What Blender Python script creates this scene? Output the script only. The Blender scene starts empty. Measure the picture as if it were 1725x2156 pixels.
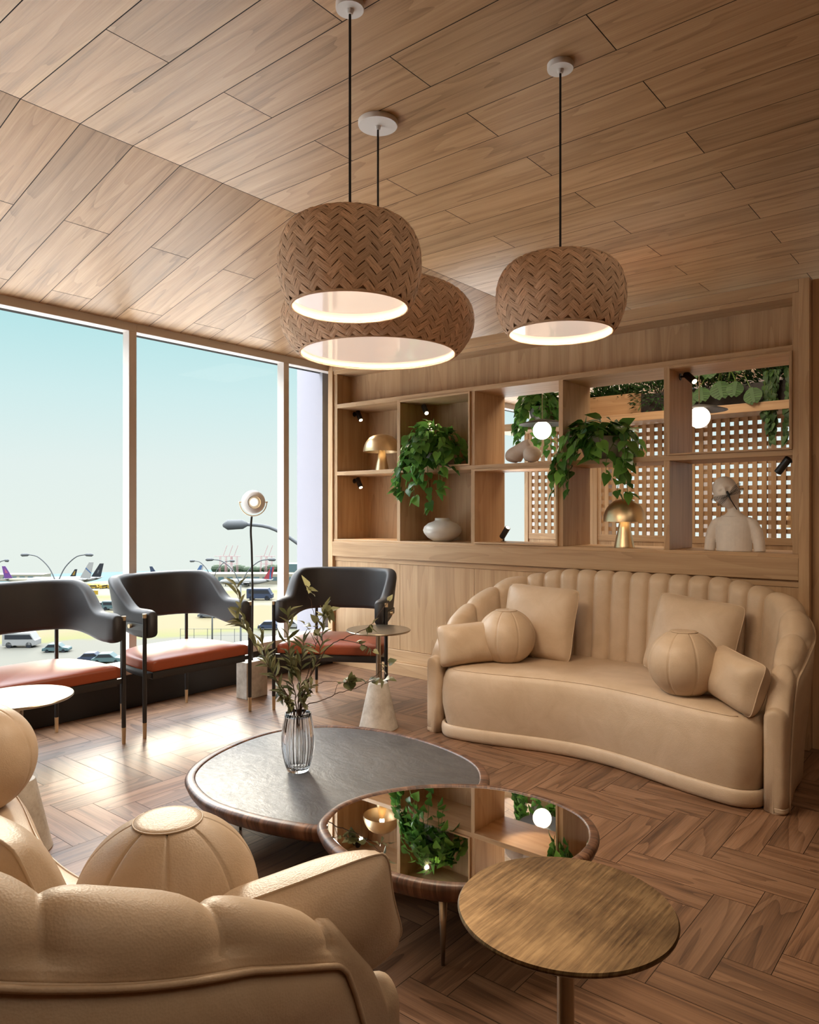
import bpy, bmesh, math, random
from math import pi, sin, cos, sqrt, atan2, radians
from mathutils import Vector, Matrix, noise as mnoise

random.seed(7)
SC = bpy.context.scene
COL = SC.collection

# ------------------------------------------------------------------ camera
EYE = 1.45
YAW = math.atan(1266.6 / 1545.0)
cam_d = bpy.data.cameras.new('camera')
cam_d.sensor_fit = 'HORIZONTAL'
cam_d.sensor_width = 36.0
cam_d.lens = 36.0 * 1545.0 / 1725.0
cam_d.clip_start = 0.02
cam_d.clip_end = 2000
cam = bpy.data.objects.new('camera', cam_d)
cam.location = (0, 0, EYE)
cam.rotation_euler = (pi / 2, 0, YAW)
COL.objects.link(cam)
SC.camera = cam

# ------------------------------------------------------------------ world sky
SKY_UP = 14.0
w = bpy.data.worlds.new('sky')
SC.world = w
w.use_nodes = True
nt = w.node_tree
nt.nodes.clear()
wo = nt.nodes.new('ShaderNodeOutputWorld')
bg = nt.nodes.new('ShaderNodeBackground')
tc = nt.nodes.new('ShaderNodeTexCoord')
sx = nt.nodes.new('ShaderNodeSeparateXYZ')
rp = nt.nodes.new('ShaderNodeValToRGB')
nt.links.new(tc.outputs['Generated'], sx.inputs[0])
mr = nt.nodes.new('ShaderNodeMapRange')
mr.inputs['From Min'].default_value = -0.1
mr.inputs['From Max'].default_value = 0.9
nt.links.new(sx.outputs['Z'], mr.inputs['Value'])
nt.links.new(mr.outputs[0], rp.inputs[0])
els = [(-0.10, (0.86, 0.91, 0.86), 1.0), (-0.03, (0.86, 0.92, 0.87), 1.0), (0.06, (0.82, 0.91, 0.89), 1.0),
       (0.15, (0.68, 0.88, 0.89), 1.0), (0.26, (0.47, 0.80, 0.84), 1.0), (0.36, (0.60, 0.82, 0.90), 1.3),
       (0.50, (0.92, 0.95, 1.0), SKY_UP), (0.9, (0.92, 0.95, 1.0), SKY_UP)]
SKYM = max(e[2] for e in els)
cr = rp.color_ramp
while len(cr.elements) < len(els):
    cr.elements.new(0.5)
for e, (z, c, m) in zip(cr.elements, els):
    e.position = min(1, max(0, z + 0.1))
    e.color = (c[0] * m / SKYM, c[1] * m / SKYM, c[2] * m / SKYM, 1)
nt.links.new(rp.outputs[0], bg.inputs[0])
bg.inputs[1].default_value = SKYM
nt.links.new(bg.outputs[0], wo.inputs[0])

# ------------------------------------------------------------------ sun
sd = bpy.data.lights.new('sun', 'SUN')
sd.energy = 2.1
sd.color = (1.0, 0.86, 0.68)
sd.angle = radians(11.0)
sun = bpy.data.objects.new('sun', sd)
SUN_EL = radians(18)
sdir = Vector((0.85 * cos(SUN_EL), -0.527 * cos(SUN_EL), -sin(SUN_EL)))
sun.rotation_euler = sdir.to_track_quat('-Z', 'Y').to_euler()
sun.location = (-20, 12, 20)
COL.objects.link(sun)

# unseen warm fill lights, added under the ceiling to brighten both rooms
for nm_, lx, ly, pw in (('fill_light', 0.5, 0.7, 18.0), ('fill_light', 0.6, 3.2, 12.0), ('fill_light', -2.4, 6.15, 38.0)):
    ld_ = bpy.data.lights.new(nm_, 'AREA')
    ld_.shape = 'RECTANGLE'; ld_.size = 1.2; ld_.size_y = 1.2; ld_.energy = pw; ld_.color = (1.0, 0.80, 0.58)
    lo_ = bpy.data.objects.new(nm_, ld_)
    lo_.location = (lx, ly, 3.27)
    COL.objects.link(lo_)

# ------------------------------------------------------------------ exposure / cycles
SC.view_settings.view_transform = 'Standard'
SC.view_settings.look = 'None'
SC.view_settings.exposure = 0.0
SC.view_settings.gamma = 1.0
SC.view_settings.use_curve_mapping = False
cy = SC.cycles
cy.use_adaptive_sampling = True
cy.adaptive_threshold = 0.015
cy.max_bounces = 9
cy.diffuse_bounces = 5
cy.glossy_bounces = 4
cy.transmission_bounces = 8
cy.transparent_max_bounces = 12
cy.caustics_reflective = False
cy.caustics_refractive = False
cy.sample_clamp_indirect = 6.0
cy.use_denoising = True

# ================================================================== materials
def mat(name):
    m = bpy.data.materials.new(name)
    m.use_nodes = True
    n = m.node_tree.nodes
    n.clear()
    out = n.new('ShaderNodeOutputMaterial')
    b = n.new('ShaderNodeBsdfPrincipled')
    m.node_tree.links.new(b.outputs[0], out.inputs[0])
    return m, n, m.node_tree.links, b

def node(n, t, **kw):
    x = n.new(t)
    for k, v in kw.items():
        if k.startswith('i_'):
            x.inputs[k[2:].replace('_', ' ')].default_value = v
        else:
            setattr(x, k, v)
    return x

def ramp(n, stops):
    r = n.new('ShaderNodeValToRGB')
    e = r.color_ramp.elements
    while len(e) < len(stops):
        e.new(0.5)
    for x, (p, c) in zip(e, stops):
        x.position = p
        x.color = (*c, 1) if len(c) == 3 else c
    return r

def mathn(n, l, op, a, b=None):
    x = n.new('ShaderNodeMath')
    x.operation = op
    for i, v in enumerate((a, b)):
        if v is None:
            continue
        if isinstance(v, (int, float)):
            x.inputs[i].default_value = v
        else:
            l.new(v, x.inputs[i])
    return x.outputs[0]

def mixc(n, l, fac, a, b, mode='MIX'):
    x = n.new('ShaderNodeMix')
    x.data_type = 'RGBA'
    x.blend_type = mode
    for s, v in ((x.inputs[0], fac), (x.inputs[6], a), (x.inputs[7], b)):
        if isinstance(v, (int, float)):
            s.default_value = v
        elif isinstance(v, tuple):
            s.default_value = (*v, 1)
        else:
            l.new(v, s)
    return x.outputs[2]

def plain(name, col, rough=0.5, metal=0.0, spec=0.5, emit=None, estr=0.0, coat=0.0, noise=None):
    m, n, l, b = mat(name)
    b.inputs['Base Color'].default_value = (*col, 1)
    b.inputs['Roughness'].default_value = rough
    b.inputs['Metallic'].default_value = metal
    b.inputs['Specular IOR Level'].default_value = spec
    b.inputs['Coat Weight'].default_value = coat
    if emit:
        b.inputs['Emission Color'].default_value = (*emit, 1)
        b.inputs['Emission Strength'].default_value = estr
    if noise:
        sc, amt, bump = noise
        t = n.new('ShaderNodeTexCoord')
        x = node(n, 'ShaderNodeTexNoise', i_Scale=sc, i_Detail=6.0, i_Roughness=0.6)
        l.new(t.outputs['Object'], x.inputs['Vector'])
        r = ramp(n, [(0.25, tuple(c * (1 - amt) for c in col)), (0.75, tuple(min(1, c * (1 + amt)) for c in col))])
        l.new(x.outputs[0], r.inputs[0])
        l.new(r.outputs[0], b.inputs['Base Color'])
        if bump:
            bp = node(n, 'ShaderNodeBump', i_Strength=bump, i_Distance=0.004)
            l.new(x.outputs[0], bp.inputs['Height'])
            l.new(bp.outputs[0], b.inputs['Normal'])
    return m

def wood(name, dark, mid, light, rough=0.42, tone=0.16, lines=9.0, bump=0.12, spec=0.5, fine=170.0, contrast=1.0):
    """board wood: u runs with the grain (metres), v across it; every board has its own offset and tone"""
    m, n, l, b = mat(name)
    uv = node(n, 'ShaderNodeUVMap', uv_map='UVMap')
    mp = node(n, 'ShaderNodeMapping')
    mp.inputs['Scale'].default_value = (0.55, 5.0, 1)
    l.new(uv.outputs[0], mp.inputs[0])
    big = node(n, 'ShaderNodeTexNoise', i_Scale=1.0, i_Detail=2.0, i_Roughness=0.5, i_Distortion=0.3)
    l.new(mp.outputs[0], big.inputs['Vector'])
    rings = mathn(n, l, 'FRACT', mathn(n, l, 'MULTIPLY', big.outputs[0], lines))
    saw = mathn(n, l, 'POWER', rings, 2.2)
    mp2 = node(n, 'ShaderNodeMapping')
    mp2.inputs['Scale'].default_value = (3.0, fine, 1)
    l.new(uv.outputs[0], mp2.inputs[0])
    fib = node(n, 'ShaderNodeTexNoise', i_Scale=1.0, i_Detail=4.0, i_Roughness=0.65)
    l.new(mp2.outputs[0], fib.inputs['Vector'])
    mp3 = node(n, 'ShaderNodeMapping')
    mp3.inputs['Scale'].default_value = (0.9, 14.0, 1)
    l.new(uv.outputs[0], mp3.inputs[0])
    band = node(n, 'ShaderNodeTexNoise', i_Scale=1.0, i_Detail=3.0, i_Roughness=0.6)
    l.new(mp3.outputs[0], band.inputs['Vector'])
    v = mathn(n, l, 'MULTIPLY', saw, 0.26 * contrast)
    f2 = mathn(n, l, 'MULTIPLY', mathn(n, l, 'SUBTRACT', fib.outputs[0], 0.5), 0.75 * contrast)
    b2 = mathn(n, l, 'MULTIPLY', mathn(n, l, 'SUBTRACT', band.outputs[0], 0.5), 1.1 * contrast)
    h = mathn(n, l, 'ADD', mathn(n, l, 'SUBTRACT', 0.62, v), mathn(n, l, 'ADD', f2, b2))
    r = ramp(n, [(0.12, dark), (0.5, mid), (0.88, light)])
    l.new(h, r.inputs[0])
    at = node(n, 'ShaderNodeAttribute', attribute_name='tone')
    k = mathn(n, l, 'ADD', mathn(n, l, 'MULTIPLY', mathn(n, l, 'SUBTRACT', at.outputs['Fac'], 0.5), tone * 2), 1.0)
    mul = n.new('ShaderNodeVectorMath')
    mul.operation = 'SCALE'
    l.new(r.outputs[0], mul.inputs[0])
    l.new(k, mul.inputs['Scale'])
    l.new(mul.outputs[0], b.inputs['Base Color'])
    rr = mathn(n, l, 'ADD', mathn(n, l, 'MULTIPLY', fib.outputs[0], 0.16), rough - 0.08)
    l.new(rr, b.inputs['Roughness'])
    b.inputs['Specular IOR Level'].default_value = spec
    bp = node(n, 'ShaderNodeBump', i_Strength=bump, i_Distance=0.002)
    l.new(h, bp.inputs['Height'])
    l.new(bp.outputs[0], b.inputs['Normal'])
    return m

M = {}
M['oak'] = wood('oak_board', (0.295, 0.166, 0.080), (0.48, 0.305, 0.165), (0.615, 0.42, 0.245), rough=0.45, tone=0.09, contrast=0.68, lines=7)
M['oak_ceiling'] = wood('ceiling_plank_wood', (0.205, 0.110, 0.048), (0.43, 0.258, 0.130), (0.57, 0.37, 0.205), rough=0.42, tone=0.12, lines=8, contrast=0.85)
M['walnut_floor'] = wood('floor_walnut', (0.060, 0.027, 0.013), (0.158, 0.080, 0.041), (0.26, 0.145, 0.083), rough=0.42, spec=0.38, tone=0.20, lines=10, bump=0.10, contrast=1.1)
M['walnut_rim'] = wood('walnut_rim', (0.022, 0.010, 0.006), (0.082, 0.034, 0.018), (0.20, 0.10, 0.055), rough=0.40, tone=0.1, lines=16, fine=90, contrast=1.3)
M['gap'] = plain('dark_gap', (0.012, 0.008, 0.005), 0.9)
M['frame_white'] = plain('window_frame_paint', (0.64, 0.59, 0.56), 0.45)
M['black_step'] = plain('black_step', (0.010, 0.009, 0.009), 0.55)
M['lilac'] = plain('lilac_render', (0.27, 0.26, 0.30), 0.8)
M['white_enamel'] = plain('white_enamel', (0.72, 0.70, 0.68), 0.4)
M['black_metal'] = plain('black_metal', (0.014, 0.013, 0.013), 0.42, 0.0, 0.6)
M['cord'] = plain('black_cord', (0.006, 0.006, 0.006), 0.6)
M['brass'] = plain('brass', (0.74, 0.60, 0.40), 0.36, 1.0)
M['gold'] = plain('satin_gold', (0.72, 0.56, 0.35), 0.36, 1.0, noise=(25, 0.05, 0))
M['steel_warm'] = plain('warm_steel', (0.42, 0.36, 0.28), 0.3, 1.0)
M['ceramic'] = plain('white_ceramic', (0.60, 0.57, 0.53), 0.35, noise=(14, 0.06, 0))
M['plaster'] = plain('plaster_white', (0.78, 0.73, 0.68), 0.75, noise=(30, 0.05, 0.1))
M['clay'] = plain('beige_clay', (0.64, 0.56, 0.50), 0.8, noise=(40, 0.06, 0.15))
M['grey_pot'] = plain('grey_pot', (0.40, 0.39, 0.38), 0.5, noise=(12, 0.12, 0.1))
M['dark_planter'] = plain('dark_planter', (0.035, 0.031, 0.030), 0.7, noise=(40, 0.3, 0.2))
M['soil'] = plain('soil', (0.02, 0.013, 0.008), 0.95, noise=(60, 0.4, 0.4))
M['mirror'] = plain('mirror_glass', (0.93, 0.91, 0.89), 0.012, 1.0)
M['lace'] = plain('black_lace', (0.008, 0.008, 0.009), 0.5)
M['stem_green'] = plain('green_stem', (0.10, 0.17, 0.03), 0.55)
M['twig'] = plain('brown_twig', (0.060, 0.030, 0.018), 0.7)
M['chair_leather'] = plain('charcoal_leather', (0.026, 0.025, 0.027), 0.56, spec=0.45, noise=(9, 0.12, 0.04))
M['rust_leather'] = plain('rust_leather', (0.265, 0.052, 0.016), 0.42, spec=0.5, noise=(60, 0.05, 0.06))
M['globe'] = plain('opal_globe', (0.9, 0.88, 0.84), 0.3, emit=(1.0, 0.86, 0.66), estr=3.2)
M['lens'] = plain('lit_lens', (0.9, 0.85, 0.7), 0.3, emit=(1.0, 0.80, 0.52), estr=4.0)
M['bulb'] = plain('lit_bulb', (0.9, 0.85, 0.7), 0.3, emit=(1.0, 0.83, 0.60), estr=14.0)
M['diffuser'] = plain('acrylic_diffuser', (0.80, 0.68, 0.58), 0.06, emit=(1.0, 0.80, 0.66), estr=0.62, coat=0.6)
M['inner_glow'] = plain('white_shade_lining', (0.9, 0.84, 0.74), 0.5, emit=(1.0, 0.84, 0.62), estr=1.35)

def m_stone():
    m, n, l, b = mat('travertine')
    t = n.new('ShaderNodeTexCoord')
    a = node(n, 'ShaderNodeTexNoise', i_Scale=9.0, i_Detail=8.0, i_Roughness=0.65)
    c = node(n, 'ShaderNodeTexVoronoi', i_Scale=70.0)
    l.new(t.outputs['Object'], a.inputs['Vector'])
    l.new(t.outputs['Object'], c.inputs['Vector'])
    r = ramp(n, [(0.3, (0.30, 0.25, 0.20)), (0.55, (0.47, 0.42, 0.36)), (0.75, (0.60, 0.55, 0.49))])
    l.new(a.outputs[0], r.inputs[0])
    pit = ramp(n, [(0.0, (0.6, 0.6, 0.6)), (0.22, (1, 1, 1))])
    l.new(c.outputs['Distance'], pit.inputs[0])
    l.new(mixc(n, l, 0.6, r.outputs[0], pit.outputs[0], 'MULTIPLY'), b.inputs['Base Color'])
    b.inputs['Roughness'].default_value = 0.75
    bp = node(n, 'ShaderNodeBump', i_Strength=0.25, i_Distance=0.003)
    l.new(a.outputs[0], bp.inputs['Height'])
    l.new(bp.outputs[0], b.inputs['Normal'])
    return m
M['stone'] = m_stone()

def m_slate():
    m, n, l, b = mat('dark_slate')
    t = n.new('ShaderNodeTexCoord')
    mp = node(n, 'ShaderNodeMapping')
    mp.inputs['Scale'].default_value = (1.0, 1.7, 1)
    mp.inputs['Rotation'].default_value = (0, 0, 0.5)
    l.new(t.outputs['Object'], mp.inputs[0])
    a = node(n, 'ShaderNodeTexNoise', i_Scale=4.5, i_Detail=10.0, i_Roughness=0.62, i_Distortion=0.7)
    l.new(mp.outputs[0], a.inputs['Vector'])
    c = node(n, 'ShaderNodeTexNoise', i_Scale=28.0, i_Detail=6.0, i_Roughness=0.7)
    l.new(mp.outputs[0], c.inputs['Vector'])
    r = ramp(n, [(0.25, (0.022, 0.022, 0.024)), (0.7, (0.060, 0.058, 0.060))])
    l.new(a.outputs[0], r.inputs[0])
    l.new(r.outputs[0], b.inputs['Base Color'])
    rr = ramp(n, [(0.3, (0.36,) * 3), (0.75, (0.52,) * 3)])
    l.new(c.outputs[0], rr.inputs[0])
    l.new(rr.outputs[0], b.inputs['Roughness'])
    h = mathn(n, l, 'ADD', a.outputs[0], mathn(n, l, 'MULTIPLY', c.outputs[0], 0.22))
    bp = node(n, 'ShaderNodeBump', i_Strength=0.32, i_Distance=0.012)
    l.new(h, bp.inputs['Height'])
    l.new(bp.outputs[0], b.inputs['Normal'])
    b.inputs['Specular IOR Level'].default_value = 0.6
    return m
M['slate'] = m_slate()

def m_brushed():
    m, n, l, b = mat('brushed_brass')
    t = n.new('ShaderNodeTexCoord')
    mp = node(n, 'ShaderNodeMapping')
    mp.inputs['Rotation'].default_value = (0, 0, -0.92)
    mp.inputs['Scale'].default_value = (160.0, 9.0, 1)
    l.new(t.outputs['Object'], mp.inputs[0])
    a = node(n, 'ShaderNodeTexNoise', i_Scale=1.0, i_Detail=4.0, i_Roughness=0.7)
    l.new(mp.outputs[0], a.inputs['Vector'])
    c = node(n, 'ShaderNodeTexNoise', i_Scale=11.0, i_Detail=3.0)
    l.new(t.outputs['Object'], c.inputs['Vector'])
    s = mathn(n, l, 'ADD', mathn(n, l, 'MULTIPLY', a.outputs[0], 0.65), mathn(n, l, 'MULTIPLY', c.outputs[0], 0.45))
    r = ramp(n, [(0.38, (0.072, 0.042, 0.019)), (0.56, (0.17, 0.108, 0.052)), (0.75, (0.29, 0.195, 0.10))])
    l.new(s, r.inputs[0])
    l.new(r.outputs[0], b.inputs['Base Color'])
    b.inputs['Metallic'].default_value = 1.0
    rr = ramp(n, [(0.3, (0.34,) * 3), (0.7, (0.48,) * 3)])
    l.new(a.outputs[0], rr.inputs[0])
    l.new(rr.outputs[0], b.inputs['Roughness'])
    bp = node(n, 'ShaderNodeBump', i_Strength=0.22, i_Distance=0.002)
    l.new(a.outputs[0], bp.inputs['Height'])
    l.new(bp.outputs[0], b.inputs['Normal'])
    return m
M['brushed'] = m_brushed()

def m_leather():
    m, n, l, b = mat('tan_leather')
    t = n.new('ShaderNodeTexCoord')
    a = node(n, 'ShaderNodeTexNoise', i_Scale=7.0, i_Detail=5.0, i_Roughness=0.6, i_Distortion=0.8)
    l.new(t.outputs['Object'], a.inputs['Vector'])
    c = node(n, 'ShaderNodeTexVoronoi', i_Scale=230.0)
    l.new(t.outputs['Object'], c.inputs['Vector'])
    d = node(n, 'ShaderNodeTexNoise', i_Scale=55.0, i_Detail=4.0, i_Roughness=0.7)
    l.new(t.outputs['Object'], d.inputs['Vector'])
    r = ramp(n, [(0.3, (0.50, 0.372, 0.252)), (0.7, (0.58, 0.445, 0.318))])
    l.new(a.outputs[0], r.inputs[0])
    l.new(r.outputs[0], b.inputs['Base Color'])
    b.inputs['Roughness'].default_value = 0.46
    b.inputs['Specular IOR Level'].default_value = 0.42
    h = mathn(n, l, 'ADD', mathn(n, l, 'MULTIPLY', c.outputs['Distance'], 0.30), mathn(n, l, 'ADD', mathn(n, l, 'MULTIPLY', d.outputs[0], 0.26), mathn(n, l, 'MULTIPLY', a.outputs[0], 1.6)))
    bp = node(n, 'ShaderNodeBump', i_Strength=0.21, i_Distance=0.006)
    l.new(h, bp.inputs['Height'])
    l.new(bp.outputs[0], b.inputs['Normal'])
    return m
M['leather'] = m_leather()

def m_leaf(name, base, tip, rough=0.34, trans=0.25):
    m, n, l, b = mat(name)
    at = node(n, 'ShaderNodeAttribute', attribute_name='tone')
    r = ramp(n, [(0.0, base), (1.0, tip)])
    l.new(at.outputs['Fac'], r.inputs[0])
    l.new(r.outputs[0], b.inputs['Base Color'])
    b.inputs['Roughness'].default_value = rough
    tr = n.new('ShaderNodeBsdfTranslucent')
    l.new(r.outputs[0], tr.inputs[0])
    mx = n.new('ShaderNodeMixShader')
    mx.inputs[0].default_value = trans
    l.new(b.outputs[0], mx.inputs[1])
    l.new(tr.outputs[0], mx.inputs[2])
    out = [x for x in n if x.type == 'OUTPUT_MATERIAL'][0]
    l.new(mx.outputs[0], out.inputs[0])
    return m
M['pothos'] = m_leaf('pothos_leaf', (0.045, 0.15, 0.028), (0.21, 0.47, 0.09), 0.34, 0.42)
M['olive'] = m_leaf('olive_leaf', (0.062, 0.068, 0.020), (0.28, 0.275, 0.14), 0.40)
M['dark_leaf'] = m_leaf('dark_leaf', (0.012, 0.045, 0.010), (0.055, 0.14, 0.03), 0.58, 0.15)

def m_weave():
    m, n, l, b = mat('woven_cane')
    uv = node(n, 'ShaderNodeUVMap', uv_map='UVMap')
    mp = node(n, 'ShaderNodeMapping')
    mp.inputs['Scale'].default_value = (22.0, 210.0, 1)
    l.new(uv.outputs[0], mp.inputs[0])
    a = node(n, 'ShaderNodeTexNoise', i_Scale=1.0, i_Detail=4.0, i_Roughness=0.7)
    l.new(mp.outputs[0], a.inputs['Vector'])
    r = ramp(n, [(0.28, (0.36, 0.21, 0.125)), (0.5, (0.76, 0.52, 0.35)), (0.8, (0.90, 0.73, 0.56))])
    l.new(a.outputs[0], r.inputs[0])
    at = node(n, 'ShaderNodeAttribute', attribute_name='tone')
    k = mathn(n, l, 'ADD', mathn(n, l, 'MULTIPLY', at.outputs['Fac'], 0.30), 0.84)
    mul = n.new('ShaderNodeVectorMath')
    mul.operation = 'SCALE'
    l.new(r.outputs[0], mul.inputs[0])
    l.new(k, mul.inputs['Scale'])
    l.new(mul.outputs[0], b.inputs['Base Color'])
    b.inputs['Roughness'].default_value = 0.7
    bp = node(n, 'ShaderNodeBump', i_Strength=0.35, i_Distance=0.003)
    l.new(a.outputs[0], bp.inputs['Height'])
    l.new(bp.outputs[0], b.inputs['Normal'])
    return m
M['weave'] = m_weave()

def m_pane():
    m = bpy.data.materials.new('window_glass')
    m.use_nodes = True
    n = m.node_tree.nodes
    l = m.node_tree.links
    n.clear()
    out = n.new('ShaderNodeOutputMaterial')
    tr = n.new('ShaderNodeBsdfTransparent')
    tr.inputs[0].default_value = (0.97, 0.985, 0.98, 1)
    gl = node(n, 'ShaderNodeBsdfGlossy', i_Roughness=0.02)
    lw = node(n, 'ShaderNodeLayerWeight', i_Blend=0.5)
    fr = mathn(n, l, 'ADD', mathn(n, l, 'MULTIPLY', mathn(n, l, 'POWER', lw.outputs['Facing'], 5.0), 0.15), 0.002)
    mx = n.new('ShaderNodeMixShader')
    l.new(fr, mx.inputs[0])
    l.new(tr.outputs[0], mx.inputs[1])
    l.new(gl.outputs[0], mx.inputs[2])
    l.new(mx.outputs[0], out.inputs[0])
    return m
M['pane'] = m_pane()

def m_glass():
    m, n, l, b = mat('ribbed_glass')
    b.inputs['Base Color'].default_value = (0.97, 0.97, 0.98, 1)
    b.inputs['Roughness'].default_value = 0.02
    b.inputs['Transmission Weight'].default_value = 1.0
    b.inputs['IOR'].default_value = 1.45
    return m
M['glass'] = m_glass()

# ================================================================== mesh building
def prop(o, label=None, cat=None, group=None, kind=None):
    if label: o['label'] = label
    if cat: o['category'] = cat
    if group: o['group'] = group
    if kind: o['kind'] = kind
    return o

class MB:
    def __init__(s):
        s.v = []; s.f = []; s.uv = []; s.tone = []
    def face(s, idx, uvs=None, tone=0.5):
        s.f.append(tuple(idx))
        s.uv.append(uvs or [(0.0, 0.0)] * len(idx))
        s.tone.append(tone)
    def quad(s, pts, uvs=None, tone=0.5):
        b = len(s.v)
        s.v += [tuple(p) for p in pts]
        s.face(range(b, b + len(pts)), uvs, tone)
    def box(s, x0, x1, y0, y1, z0, z1, grain='x', tone=None, off=None):
        if tone is None: tone = random.random()
        ou, ov = off or (random.uniform(0, 40), random.uniform(0, 40))
        P = [(x, y, z) for z in (z0, z1) for y in (y0, y1) for x in (x0, x1)]
        b = len(s.v)
        s.v += P
        gi = 'xyz'.index(grain)
        for q, nax in (((0, 2, 3, 1), 2), ((4, 5, 7, 6), 2), ((0, 1, 5, 4), 1), ((2, 6, 7, 3), 1), ((0, 4, 6, 2), 0), ((1, 3, 7, 5), 0)):
            others = [a for a in (0, 1, 2) if a != nax]
            ua = gi if gi in others else others[0]
            va = [a for a in others if a != ua][0]
            s.face([b + i for i in q], [(P[i][ua] + ou, P[i][va] + ov + nax * 1.7) for i in q], tone)
        return s
    def loft(s, rings, closed=True, cap0=False, cap1=False, tone=0.5, ulen=None, vlen=None):
        n = len(rings[0])
        b = len(s.v)
        for r in rings: s.v += [tuple(p) for p in r]
        R = len(rings)
        m = n if closed else n - 1
        du = [0.0]
        for i in range(1, R):
            du.append(du[-1] + (Vector(rings[i][0]) - Vector(rings[i - 1][0])).length)
        dv = [0.0]
        for j in range(1, n + 1):
            dv.append(dv[-1] + (Vector(rings[R // 2][j % n]) - Vector(rings[R // 2][j - 1])).length)
        for i in range(R - 1):
            for j in range(m):
                j2 = (j + 1) % n
                s.face((b + i * n + j, b + i * n + j2, b + (i + 1) * n + j2, b + (i + 1) * n + j),
                       [(du[i], dv[j]), (du[i], dv[j + 1]), (du[i + 1], dv[j + 1]), (du[i + 1], dv[j])], tone)
        if cap0: s.face([b + j for j in range(n)][::-1], None, tone)
        if cap1: s.face([b + (R - 1) * n + j for j in range(n)], None, tone)
        return s
    def lathe(s, prof, n=32, c=(0, 0), cap0=False, cap1=False, a0=0.0):
        rings = []
        for r, z in prof:
            rings.append([(c[0] + r * cos(a0 + 2 * pi * k / n), c[1] + r * sin(a0 + 2 * pi * k / n), z) for k in range(n)])
        return s.loft(rings, True, cap0, cap1)
    def tube(s, pts, rad, n=8, cap=True, tone=0.5):
        pts = [Vector(p) for p in pts]
        if not hasattr(rad, '__len__'): rad = [rad] * len(pts)
        rings = []
        up = None
        for i, p in enumerate(pts):
            t = (pts[min(i + 1, len(pts) - 1)] - pts[max(i - 1, 0)])
            if t.length < 1e-9: t = Vector((0, 0, 1))
            t.normalize()
            if up is None:
                up = Vector((1, 0, 0)) if abs(t.x) < 0.8 else Vector((0, 1, 0))
            a = (up - t * up.dot(t)).normalized()
            up = a
            c = t.cross(a)
            rings.append([p + (a * cos(2 * pi * k / n) + c * sin(2 * pi * k / n)) * rad[i] for k in range(n)])
        return s.loft(rings, True, cap, cap, tone)
    def sphere(s, c, r, n=20, m=12, sc=(1, 1, 1)):
        rings = []
        for i in range(m + 1):
            a = -pi / 2 + pi * i / m
            rr = max(cos(a), 1e-4)
            rings.append([(c[0] + sc[0] * r * rr * cos(2 * pi * k / n), c[1] + sc[1] * r * rr * sin(2 * pi * k / n), c[2] + sc[2] * r * sin(a)) for k in range(n)])
        return s.loft(rings, True)
    def xform(s, mtx, start=0):
        for i in range(start, len(s.v)):
            s.v[i] = tuple(mtx @ Vector(s.v[i]))
        return s

def build(name, mb, m, parent=None, smooth=False, bevel=0.0, subsurf=0, loc=None, auto=None, solid=0.0):
    me = bpy.data.meshes.new(name)
    me.from_pydata(mb.v, [], mb.f)
    uvl = me.uv_layers.new(name='UVMap')
    flat = []
    for u in mb.uv:
        for a in u: flat += [a[0], a[1]]
    uvl.data.foreach_set('uv', flat)
    ca = me.attributes.new('tone', 'FLOAT', 'FACE')
    ca.data.foreach_set('value', mb.tone)
    if smooth:
        me.polygons.foreach_set('use_smooth', [True] * len(me.polygons))
    me.materials.append(M[m] if isinstance(m, str) else m)
    me.update()
    o = bpy.data.objects.new(name, me)
    COL.objects.link(o)
    if parent is not None: o.parent = parent
    if loc: o.location = loc
    if bevel:
        md = o.modifiers.new('bevel', 'BEVEL'); md.width = bevel; md.segments = 2; md.limit_method = 'ANGLE'
    if subsurf:
        md = o.modifiers.new('sub', 'SUBSURF'); md.levels = subsurf; md.render_levels = subsurf
    if solid:
        md = o.modifiers.new('solid', 'SOLIDIFY'); md.thickness = solid; md.offset = 0
    if auto is not None:
        me.set_sharp_from_angle(angle=radians(auto))
    return o

def empty(name, loc=(0, 0, 0), rz=0.0, label=None, cat=None, group=None, kind=None):
    o = bpy.data.objects.new(name, None)
    o.location = loc
    o.rotation_euler = (0, 0, rz)
    o.empty_display_size = 0.1
    COL.objects.link(o)
    return prop(o, label, cat, group, kind)

def kids(o):
    return [c for c in bpy.data.objects if c.parent == o]

def copy_tree(o, loc, rz=None, label=None, group=None):
    def rec(a, par):
        c = a.copy()
        COL.objects.link(c)
        c.parent = par
        for k in kids(a):
            rec(k, c)
        return c
    c = rec(o, None)
    c.location = loc
    if rz is not None: c.rotation_euler = (0, 0, rz)
    if label: c['label'] = label
    if group: c['group'] = group
    return c

def lerp(a, b, t): return a + (b - a) * t
def smooth01(x):
    x = max(0.0, min(1.0, x))
    return x * x * (3 - 2 * x)

def catmull(pts, n, closed=True):
    out = []
    N = len(pts)
    seg = N if closed else N - 1
    for k in range(n if closed else n + 1):
        t = k * seg / n
        i = min(int(t), seg - 1)
        f = t - i
        g = lambda j: Vector(pts[j % N] if closed else pts[max(0, min(N - 1, j))])
        p0, p1, p2, p3 = g(i - 1), g(i), g(i + 1), g(i + 2)
        out.append(0.5 * (2 * p1 + (p2 - p0) * f + (2 * p0 - 5 * p1 + 4 * p2 - p3) * f * f + (3 * p1 - p0 - 3 * p2 + p3) * f ** 3))
    return out

# ================================================================== SETTING
BX0, BX1, BY0, BY1 = -5.10, -0.945, 4.98, 5.455      # bookcase partition
WX = -5.10                                           # window wall, inner face
KX, KZ, KS = -3.431, 3.30, 0.25824                   # ceiling fold and slope
XR, YB, YF = 2.6, -2.6, 11.0

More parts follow.
